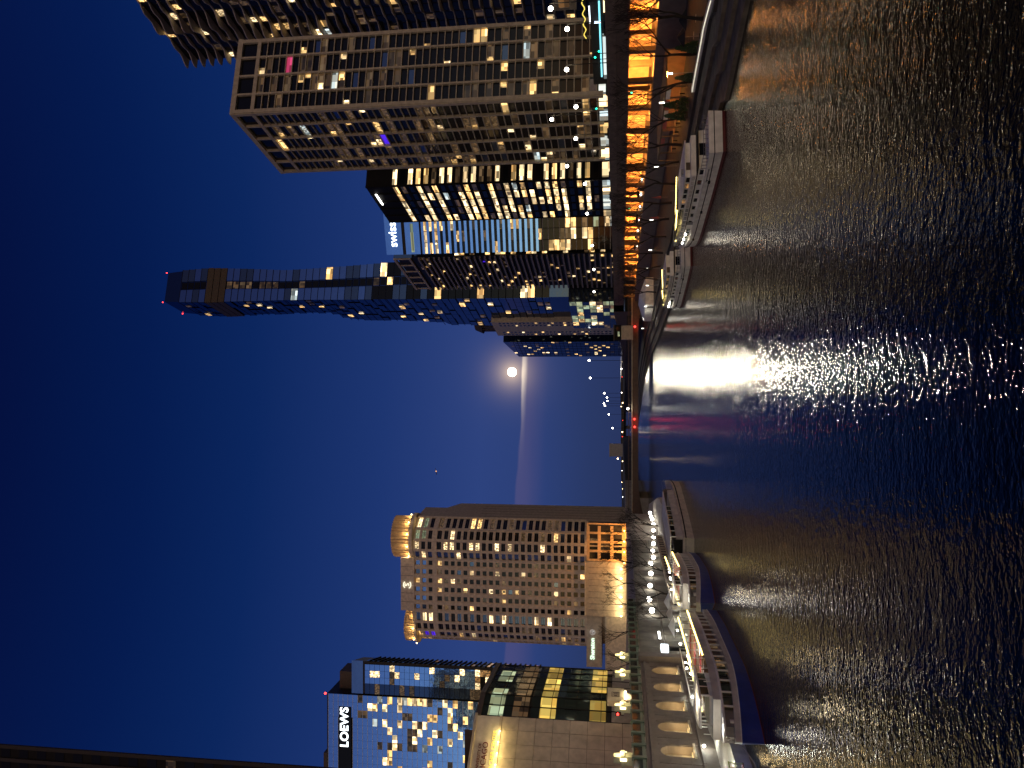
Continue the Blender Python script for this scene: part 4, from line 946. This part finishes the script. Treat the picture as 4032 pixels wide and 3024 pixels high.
boat('blue_hulled_boat', 'near blue-hulled tour boat with cream decks and string lights at the left dock', 29.5, 5.6, (-28.2, 90.2, 0), R(-88.5), blue_tour_boat)
boat('blue_hulled_boat', 'blue-hulled tour boat moored behind the near one, golden string lights on deck', 23.5, 5.2, (-26.9, 115.2, 0), R(-86.5), blue_tour_boat)
def plain_boat(par, L, B):
    loft('hull', par, 'cream_paint', L, B, -.4, 1.35, -.1, .06); loft('rub_rail', par, 'black_metal', L, B, 1.0, 1.18, .12, .12); loft('deck_edge', par, 'pale_concrete', L, B, 1.35, 1.5, .05, .05)
    loft('deckhouse', par, 'pale_concrete', L, B, 1.5, 2.5, -.5, -.6, .05, .66, sh0=.4, sh1=.2); loft('house_roof', par, 'white_paint', L, B, 3.25, 3.4, -.45, -.45, .04, .62, sh0=.1, sh1=.1)
    for sd in (1, -1):
        for k in range(6): side_item(par, 'window', 'glass_dark', L, B, .08 + k * .06, 2.88, L * .05, .62, -.62, .06, sd, ztilt=.2)
        for k in range(7): side_item(par, 'window_post', 'white_paint', L, B, .05 + k * .06, 2.88, .14, .76, -.6, .12, sd, ztilt=.2)
        for k in range(6): side_item(par, 'rail_post', 'grey_metal', L, B, .70 + k * .045, 1.95, .06, .9, -.2, .06, sd)
    loft('pilot_cabin', par, 'brown_panel', L, B, 1.5, 3.0, -1.2, -1.3, .68, .76, sh0=.3, sh1=.3)
    tube('bow_rail', [(L * .7, B * .45, 2.5), (L * .85, B * .36, 2.65), (L * .98, 0, 2.8), (L * .85, -B * .36, 2.65), (L * .7, -B * .45, 2.5)], .04, 'grey_metal', par)
    box('stern_screen', par, 'black_metal', (.3, 0, 2.3), (.15, B * .7, 1.3))
boat('cream_boat', 'unlit cream boat with dark cabin windows moored nearest the bridge on the left', 38, 5.4, (-25.2, 117.4, 0), R(81), plain_boat)
gw = thing('gangway', 'slanting gangway with yellow-green rails from the dock to the near boat', 'gangway', (-31.2, 59.6, 1.4), R(75))
box('walkway', gw, 'red_paint', (0, 0, 0), (6.4, 1.1, .12), 0)
M('rail_lime', (.55, .62, .25), .5)
for sd in (-.55, .55):
    tube('handrail', [(-3.2, sd, 1.1), (3.2, sd, 1.1)], .05, 'rail_lime', gw); tube('handrail', [(-3.2, sd, .6), (3.2, sd, .6)], .04, 'rail_lime', gw)
    for k in range(5): cyl('rail_post', gw, 'rail_lime', (-3.1 + k * 1.55, sd, .55), .07, 1.1, 6)
pts = [(-28.0, 61.3, 1.6), (-28.4, 59.6, 1.0), (-29.4, 57.4, .75), (-31, 55.6, 1.0), (-33, 54.5, 1.35)]
tag(tube('mooring_rope', pts, .06, 'rope'), 'pale mooring rope sagging from the near boat bow to the dock', 'rope')

# ------------------------------------------------------------------ bare winter trees
def bare_tree_mesh(seed, H, spread):
    r = random.Random(seed); T = ([], []); B = ([], [])
    def add(dst, pts, rad, seg):
        v, f = tube_path(pts, rad, seg); k = len(dst[0]); dst[0].extend(v); dst[1].extend(tuple(i + k for i in q) for q in f)
    def grow(p, d, ln, rad, depth, dst):
        pts = [p]; n = 3 if depth < 4 else 2
        for i in range(n):
            d = (d + Vector((r.uniform(-.2, .2), r.uniform(-.2, .2), r.uniform(-.02, .16)))).normalized(); pts.append(pts[-1] + d * ln / n)
        add(dst, [tuple(q) for q in pts], [lerp(rad, rad * .62, i / n) for i in range(n + 1)], 5 if depth < 3 else 3)
        if depth >= 7: return
        m = r.choice((2, 3, 3)) if depth < 5 else r.choice((2, 3))
        for k in range(m):
            a = r.uniform(0, 6.28); tl = r.uniform(.35, .85) * spread
            side = Vector((math.cos(a), math.sin(a), 0)); nd = (d + side * tl + Vector((0, 0, .12))).normalized()
            st = pts[-1] if k < 2 else pts[-2]
            grow(st, nd, ln * r.uniform(.62, .85), max(.013, rad * r.uniform(.52, .66)), depth + 1, B)
    grow(Vector((0, 0, 0)), Vector((r.uniform(-.06, .06), r.uniform(-.06, .06), 1)), H * .30, H * .021, 1, T)
    out = []
    for nm, (v, f) in (('trunk', T), ('crown', B)):
        me = bpy.data.meshes.new(nm); me.from_pydata(v, [], f); me.materials.append(MATS['bark']); out.append(me)
    return out
TREES = [bare_tree_mesh(11 + k, 7.4, (1.0, .8, 1.15)[k]) for k in range(3)]
def bare_tree(x, y, z, s_, k, label, group):
    t = thing('bare_tree', label, 'tree', (x, y, z), rnd.uniform(0, 6.28), group)
    obj('trunk', TREES[k % 3][0], t, scale=(s_, s_, s_)); obj('crown', TREES[k % 3][1], t, scale=(s_, s_, s_))
for i, (x, y) in enumerate(((36.4, 71.5), (35.2, 76.0), (34.2, 81.4), (33.4, 86.6), (32.3, 95), (31.0, 101.8), (30.2, 106.6), (29.2, 114.5), (28.0, 121), (27.0, 128), (25.6, 136), (24.4, 146), (23.2, 154), (21.8, 163), (20.2, 172))):
    bare_tree(x * 1.175, y * 1.175, RW, rnd.uniform(1.3, 1.6), i, '%s leafless tree of the right bank promenade row, counted from the picture edge' % ORD[i], 'leafless trees on the right bank promenade')
for i, (x, y, z, k) in enumerate(((-40.5, 113, 8.3, .75), (-36.2, 121.5, 1.3, 1.15), (-40.5, 128, 8.3, .8), (-36, 134, 1.3, 1.2), (-40.5, 143, 8.3, .9), (-36, 150, 1.3, 1.25), (-40.5, 158, 8.3, .9), (-36, 167, 1.3, 1.25), (-40.5, 176, 8.3, 1.0), (-36, 184, 1.3, 1.3), (-40, 190, 8.3, 1.0), (-36, 198, 1.3, 1.35), (-41, 205, 8.3, 1.0), (-38.5, 214, 1.3, 1.4), (-42, 222, 8.3, 1.0))):
    bare_tree(x, y, z, k * rnd.uniform(.95, 1.08), i + 1, '%s leafless tree along the left bank, counted from the arcade towards the bridge' % ORD[i], 'leafless trees along the left bank')
def leaf_cloud(seed, shape, n, mat):
    r = random.Random(seed); V, Fc = [], []
    while len(Fc) < n:
        z = r.random(); rr = shape(z) * math.sqrt(r.uniform(.35, 1)); a = r.uniform(0, 6.28)
        p = Vector((rr * math.cos(a), rr * math.sin(a), z)); u = Vector((r.uniform(-1, 1), r.uniform(-1, 1), r.uniform(-1, 1))).normalized() * .055; w = Vector((r.uniform(-1, 1), r.uniform(-1, 1), r.uniform(-.3, 1))).normalized() * .07
        k = len(V); V += [tuple(p - u), tuple(p + w), tuple(p + u), tuple(p - w * .6)]; Fc.append((k, k + 1, k + 2, k + 3))
    me = bpy.data.meshes.new('foliage'); me.from_pydata(V, [], Fc); me.materials.append(MATS[mat]); return me
CONE = leaf_cloud(3, lambda z: .34 * (1 - z) ** .75 + .02, 700, 'leaf')
for i, (x, y, h) in enumerate(((33.9, 79.2, 2.6), (33.0, 84.6, 2.2), (32.4, 91, 3.2), (32.0, 93.5, 2.9))):
    t = thing('evergreen_shrub', '%s small cone-shaped evergreen on the right bank promenade, from the picture edge' % ORD[i], 'shrub', (x * 1.175, y * 1.175, RW), group='cone-shaped evergreens'); obj('foliage', CONE, t, (0, 0, .25), (h * .8, h * .8, h)); cyl('stem', t, 'bark', (0, 0, .2), .12, .5, 6); cyl('planter', t, 'brown_panel', (0, 0, .2), .9, .42, 10, 1.15)

# ------------------------------------------------------------------ right bank promenade
lw = thing('promenade_wall', 'long white-lit low parapet along the edge of the right bank promenade', 'wall', (0, 0, RW))
Y = 52.0
while Y < 99:
    y2 = Y + 3.4; x1, x2 = along(Q, Y) + 9.5, along(Q, y2) + 9.5; a = math.atan2(y2 - Y, x2 - x1)
    box('wall_block', lw, 'white_paint', ((x1 + x2) / 2, (Y + y2) / 2, .22), (3.36, .5, .44), a); box('strip_light', lw, 'e_logo', ((x1 + x2) / 2 - .27, (Y + y2) / 2, .34), (3.3, .03, .06), a); Y = y2
for i, (x, y) in enumerate(((35.6, 76.8), (34.9, 79.0))):
    t = thing('market_umbrella', ('nearer' if i == 0 else 'farther') + ' of two black market umbrellas on the right bank promenade', 'umbrella', (x * 1.175, y * 1.175, RW), group='black market umbrellas')
    cyl('pole', t, 'grey_metal', (0, 0, 1.2), .07, 2.4, 6); o = cyl('canopy', t, 'fabric_black', (0, 0, 2.25), 2.6, .8, 8, .08); cyl('base', t, 'black_metal', (0, 0, .06), .6, .12, 10); cyl('table', t, 'grey_metal', (.1, 0, .75), .9, .05, 10)
for i, (x, y) in enumerate(((31.5, 132), (30, 141))):
    t = thing('folded_umbrella', ('nearer' if i == 0 else 'farther') + ' folded pink parasol standing behind the farther white boat', 'umbrella', (x * 1.175, y * 1.175, RW), group='folded pink parasols')
    cyl('pole', t, 'grey_metal', (0, 0, 1.4), .07, 2.8, 6); cyl('folded_canopy', t, 'fabric_red', (0, 0, 2.2), .6, 1.9, 8, .15)
pv = thing('pavilion', 'lit glass riverside pavilion at the picture edge behind the bare trees', 'pavilion', (49.2, 83, RW), R(8))
box('roof', pv, 'concrete', (0, 0, 3.3), (8, 13, .3)); box('floor', pv, 'pale_concrete', (0, 0, .05), (8, 13, .1)); box('back_wall', pv, 'pale_concrete', (3.6, 0, 1.6), (.3, 12.6, 3.1))
for i in range(7):
    box('post', pv, 'grey_metal', (-3.8, -6.2 + i * 2.05, 1.6), (.14, .14, 3.1))
    if i < 6: box('pane', pv, 'lit_green' if i % 3 == 1 else 'glass_green', (-3.8, -5.2 + i * 2.05, 1.5), (.05, 1.8, 2.6))
box('counter', pv, 'wood', (1.5, 0, .6), (.8, 8, 1.1)); box('screen', pv, 'e_cyan', (-1.5, 5.9, 1.2), (.9, .1, .6)); light(pv, (0, -2, 2.8), (.95, 1, .85), 45, .4); light(pv, (0, 3, 2.8), (.95, 1, .85), 30, .4)
rt = thing('restaurant', 'low riverside restaurant glowing orange behind the nearer white boat', 'restaurant', (42.6, 122, RW), R(9))
box('roof', rt, 'brown_panel', (0, 0, 2.9), (6, 24, .25)); box('back_wall', rt, 'wood', (2.8, 0, 1.4), (.2, 24, 2.8))
for i in range(9): box('post', rt, 'brown_panel', (-2.8, -11.8 + i * 2.95, 1.4), (.18, .18, 2.8))
for i in range(8):
    box('table', rt, 'wood', (-1.4, -10.3 + i * 2.95, .75), (1.0, 1.0, .06)); box('table_leg', rt, 'black_metal', (-1.4, -10.3 + i * 2.95, .37), (.12, .12, .72)); box('heater', rt, 'e_sodium', (0, -10.3 + i * 2.95, 2.68), (.9, .15, .08))
    if i in (0, 1, 2, 3, 5): box('awning_panel', rt, 'fabric_red' if i % 2 else 'white_paint', (-3.1, -10.3 + i * 2.95, 2.55), (.08, 2.6, .6))
for y in (-9, -3, 3, 9): light(rt, (-.5, y, 2.4), (1, .55, .18), 60, .3)
for i, (x, y, z) in enumerate(((33.2, 83.8, 6.0), (33.0, 91.8, 6.4), (30.6, 110, 6.2), (27.5, 131, 6.0), (25.2, 147, 5.6), (23.4, 158, 5.6), (21.2, 168, 5.4), (18.5, 186, 5.2), (17.0, 200, 5.2), (15.4, 216, 5.0))):
    z = 11 - (11 - z) * 1.175
    t = thing('promenade_lamp', '%s slender white lamp post on the right bank promenade, from the picture edge' % ORD[i], 'lamp post', (x * 1.175, y * 1.175, RW), group='promenade lamp posts')
    cyl('pole', t, 'grey_metal', (0, 0, (z - RW) / 2), .09, z - RW, 6); box('lamp_head', t, 'e_post', (0, 0, z - RW - .35), (.16, .16, .7)); light(t, (-.4, -.2, z - RW - .3), (1, .95, .82), 70 if i > 3 else 22, .25)
tn = thing('white_tent', 'white canvas tent on the promenade just before the bridge', 'tent', (24.5, 228, RW), R(10))
V = [(-4, -9, 0), (4, -9, 0), (4, 9, 0), (-4, 9, 0), (-4, -9, 2.2), (4, -9, 2.2), (4, 9, 2.2), (-4, 9, 2.2), (0, -5, 3.9), (0, 5, 3.9)]
mesh('canvas', V, [(0, 1, 5, 4), (3, 0, 4, 7), (1, 2, 6, 5), (2, 3, 7, 6), (4, 5, 8), (5, 6, 9, 8), (6, 7, 9), (7, 4, 8, 9)], 'white_paint', tn); box('doorway', tn, 'dark_core', (-4.03, -6.8, .9), (.06, 1.6, 1.8)); light(tn, (-6.5, -3, 2.2), (1, .95, .8), 160, .4)
for i, s_ in enumerate((-1, 1)): cyl('pole', tn, 'grey_metal', (0, s_ * 5, 2), .1, 3.9, 6)

# ------------------------------------------------------------------ the street above: lamps, signals, shop fronts, traffic
for i, (x, y, z) in enumerate(((58.8, 118.5, 21.7), (58.5, 125, 19.6), (56.2, 135.5, 20.4), (53.7, 153.4, 24.6), (54.3, 148.7, 19.5), (52.5, 162.3, 20.3), (50.7, 176.2, 23.1), (49.3, 187, 19.5), (46.7, 208, 19.8), (43.8, 240, 19.6), (40.5, 268, 20), (36.6, 300, 21.0))):
    t = thing('street_lamp', '%s white street lamp on the upper right bank road, counted from the picture edge' % ORD[i], 'street lamp', (x, y, 12), group='street lamps on the upper road')
    cyl('pole', t, 'black_metal', (0, 0, (z - 12) / 2), .16, z - 12, 6); box('arm', t, 'black_metal', (-.4, 0, z - 12), (.9, .1, .1)); ball('globe', t, 'e_white', (-.8, 0, z - 12.15), .75, 10); light(t, (-.8, 0, z - 12.8), (1, .80, .50), 260, .4)
signal((55.2, 128.7, 14.6), 'e_green', 'green traffic signal on the upper road, the nearest pair, lower one', R(20)); signal((55.0, 130.5, 15.3), 'e_green', 'green traffic signal on the upper road, the nearest pair, higher one', R(20)); signal((52.4, 147.5, 15.6), 'e_green', 'single green traffic signal on the upper road before the grid tower corner', R(20))
for i, (x, y, z) in enumerate(((53.9, 126, 9.2), (51.9, 139, 9.1), (45, 192, 9.0), (44.4, 197, 8.8), (41.9, 219, 8.9))):
    signal((x, y, z), 'e_green', '%s green signal hanging in the orange lower road, from the picture edge' % ORD[i], R(20))
sf = thing('shop_front', 'bright shop front on the upper road with cyan edge light and coloured signs', 'shop', (68, 118, 12), R(101))
box('wall', sf, 'black_metal', (16, -3, 2.1), (46, 6, 4.2)); box('sign_beam', sf, 'black_metal', (10, .1, 5.0), (30, .3, .35)); box('cyan_edge', sf, 'e_cyan', (14, .2, 2.5), (44, .3, .28)); box('shop_window', sf, 'lit_cool', (30, .05, 1.2), (14, .2, 1.8)); box('shop_window', sf, 'lit_white', (12, .05, 1.1), (10, .2, 1.4)); box('window_band', sf, 'lit_amber', (8, .05, 8.5), (14, .2, 1.8)); box('upper_wall', sf, 'brown_panel', (8, -3, 8.4), (16, 5.9, 4))
box('sign_box', sf, 'e_teal', (2.5, .5, 2.8), (1.3, .4, 1.5)); box('sign_screen', sf, 'e_purple', (8.2, .6, 5.1), (1.9, .4, 1.8)); box('screen_mark', sf, 'e_lemon', (7.8, .85, 5.4), (.7, .1, .6)); box('screen_mark', sf, 'e_magenta', (8.7, .85, 4.8), (.6, .1, .5)); cyl('round_sign', sf, 'e_sign', (8.6, .6, 3.6), 1.0, .2, 16, 1, (math.pi / 2, 0, 0)); box('white_tube', sf, 'e_sign', (2.5, .4, 4.3), (4.5, .12, .2)); box('white_tube', sf, 'e_sign', (17, .4, 4.2), (4.5, .12, .2))
for k in range(4): box('wall_light', sf, 'e_bluewhite', (-2 + k * 7, .5, 2.9), (.25, .2, 1.1))
tube('wavy_string', [(-4 + k * .5, .4, 5.2 + .22 * math.sin(k * 1.1)) for k in range(56)], .1, 'e_yellow', sf, 4)
CARP = {}
def car(x, y, z, rz, paint, label, front='e_white', group='cars on the lower road'):
    t = thing('car', label, 'car', (x, y, z), rz, group)
    if 'b' + paint not in CARP:
        V = []; st = [(-2.1, .35, .8, .82), (-2.05, .3, .95, .86), (-1.0, .25, .98, .88), (1.0, .25, .95, .88), (2.0, .28, .82, .84), (2.15, .35, .72, .78)]
        for xx, z0, z1, w in st: V += [(xx, -w, z0), (xx, w, z0), (xx, w, z1), (xx, -w, z1)]
        Fc = [(i * 4 + k, i * 4 + (k + 1) % 4, i * 4 + 4 + (k + 1) % 4, i * 4 + 4 + k) for i in range(5) for k in range(4)] + [(3, 2, 1, 0), (20, 21, 22, 23)]
        me = bpy.data.meshes.new('body'); me.from_pydata(V, [], Fc); me.materials.append(MATS[paint]); CARP['b' + paint] = me
        V = [(-1.6, -.8, .95), (-1.6, .8, .95), (1.1, .8, .95), (1.1, -.8, .95), (-1.1, -.66, 1.48), (-1.1, .66, 1.48), (.4, .66, 1.48), (.4, -.66, 1.48)]
        me = bpy.data.meshes.new('cabin'); me.from_pydata(V, [], [(0, 1, 5, 4), (1, 2, 6, 5), (2, 3, 7, 6), (3, 0, 4, 7), (4, 5, 6, 7)]); me.materials.append(MATS['glass_dark']); CARP['c' + paint] = me
    obj('body', CARP['b' + paint], t); obj('cabin', CARP['c' + paint], t)
    for sx2 in (-1.3, 1.35):
        for sy2 in (-.8, .8): cyl('wheel', t, 'tyre', (sx2, sy2, .32), .64, .22, 12, 1, (math.pi / 2, 0, 0))
    for sy2 in (-.6, .6): ball('headlight', t, front, (2.1, sy2, .62), .34, 8); ball('tail_light', t, 'e_red', (-2.1, sy2, .7), .22, 8)
    if front == 'e_white': light(t, (2.9, 0, .7), (1, .95, .9), 60, .2)
west = math.atan2(-1, .12)
for i, (dx, y, p) in enumerate(((4, 186, 'car_dark'), (4.5, 194, 'car_white'), (4, 204, 'car_dark'), (4.4, 213, 'car_red'), (4.2, 226, 'car_dark'), (4.0, 238, 'car_white'))):
    car(along(D, y) + dx, y, 5.2, west, p, '%s %s car on the orange lower road with headlights on, from the near end' % (ORD[i], {'car_dark': 'dark', 'car_white': 'white', 'car_red': 'red'}[p]))
for i, (dx, y, p) in enumerate(((3, 121, 'car_red'), (3.5, 140, 'car_dark'), (3, 156, 'car_dark'), (3.2, 178, 'car_red'), (3, 190, 'car_dark'))):
    car(along(D, y) + dx, y, 12.0, west + math.pi, p, '%s car on the upper road showing red tail lights, from the picture edge' % ORD[i], 'e_warm', 'cars on the upper road')

ac = thing('aircraft_light', 'tiny orange aircraft light alone in the dark blue sky', 'light', (-337, 2900, 713)); ball('beacon', ac, 'e_amber_dot', (0, 0, 0), 5.0, 8); cyl('fuselage', ac, 'grey_metal', (0, 3, 1.2), 3.4, 34, 8, .4, (math.pi / 2, 0, .9))

db = thing('dock_balustrade', 'pale stone balustrade of square openings along the upper dock on the left bank', 'railing', (-34.6, 0, 1.3))
for i in range(24):
    y = 121 + i * 2.4
    box('pier', db, 'limestone', (0, y, .85), (.5, .55, 1.7)); box('dark_opening', db, 'brown_panel', (.05, y + 1.2, .75), (.2, 1.7, 1.0)); box('coping', db, 'limestone', (0, y + 1.2, 1.55), (.56, 2.42, .24))
for i, (x, y, m) in enumerate(((-33.4, 108, 'white_paint'), (-33.2, 113, 'cream_paint'), (-33.0, 118.5, 'white_paint'))):
    t = thing('ticket_canopy', '%s small pale ticket canopy on the left dock behind the boats, counted from the arcade' % ORD[i], 'canopy', (x, y, 1.3), group='ticket canopies on the left dock')
    for sx2 in (-.9, .9):
        for sy2 in (-1.2, 1.2): cyl('post', t, 'grey_metal', (sx2, sy2, 1.15), .09, 2.3, 6)
    V = [(-1.1, -1.4, 2.3), (1.1, -1.4, 2.3), (1.1, 1.4, 2.3), (-1.1, 1.4, 2.3), (0, 0, 3.1)]
    mesh('roof', V, [(0, 1, 4), (1, 2, 4), (2, 3, 4), (3, 0, 4), (3, 2, 1, 0)], m, t); box('counter', t, 'cream_paint', (0, 0, .55), (1.2, 1.8, 1.1)); light(t, (0, 0, 2.1), (1, .96, .85), 45, .2)
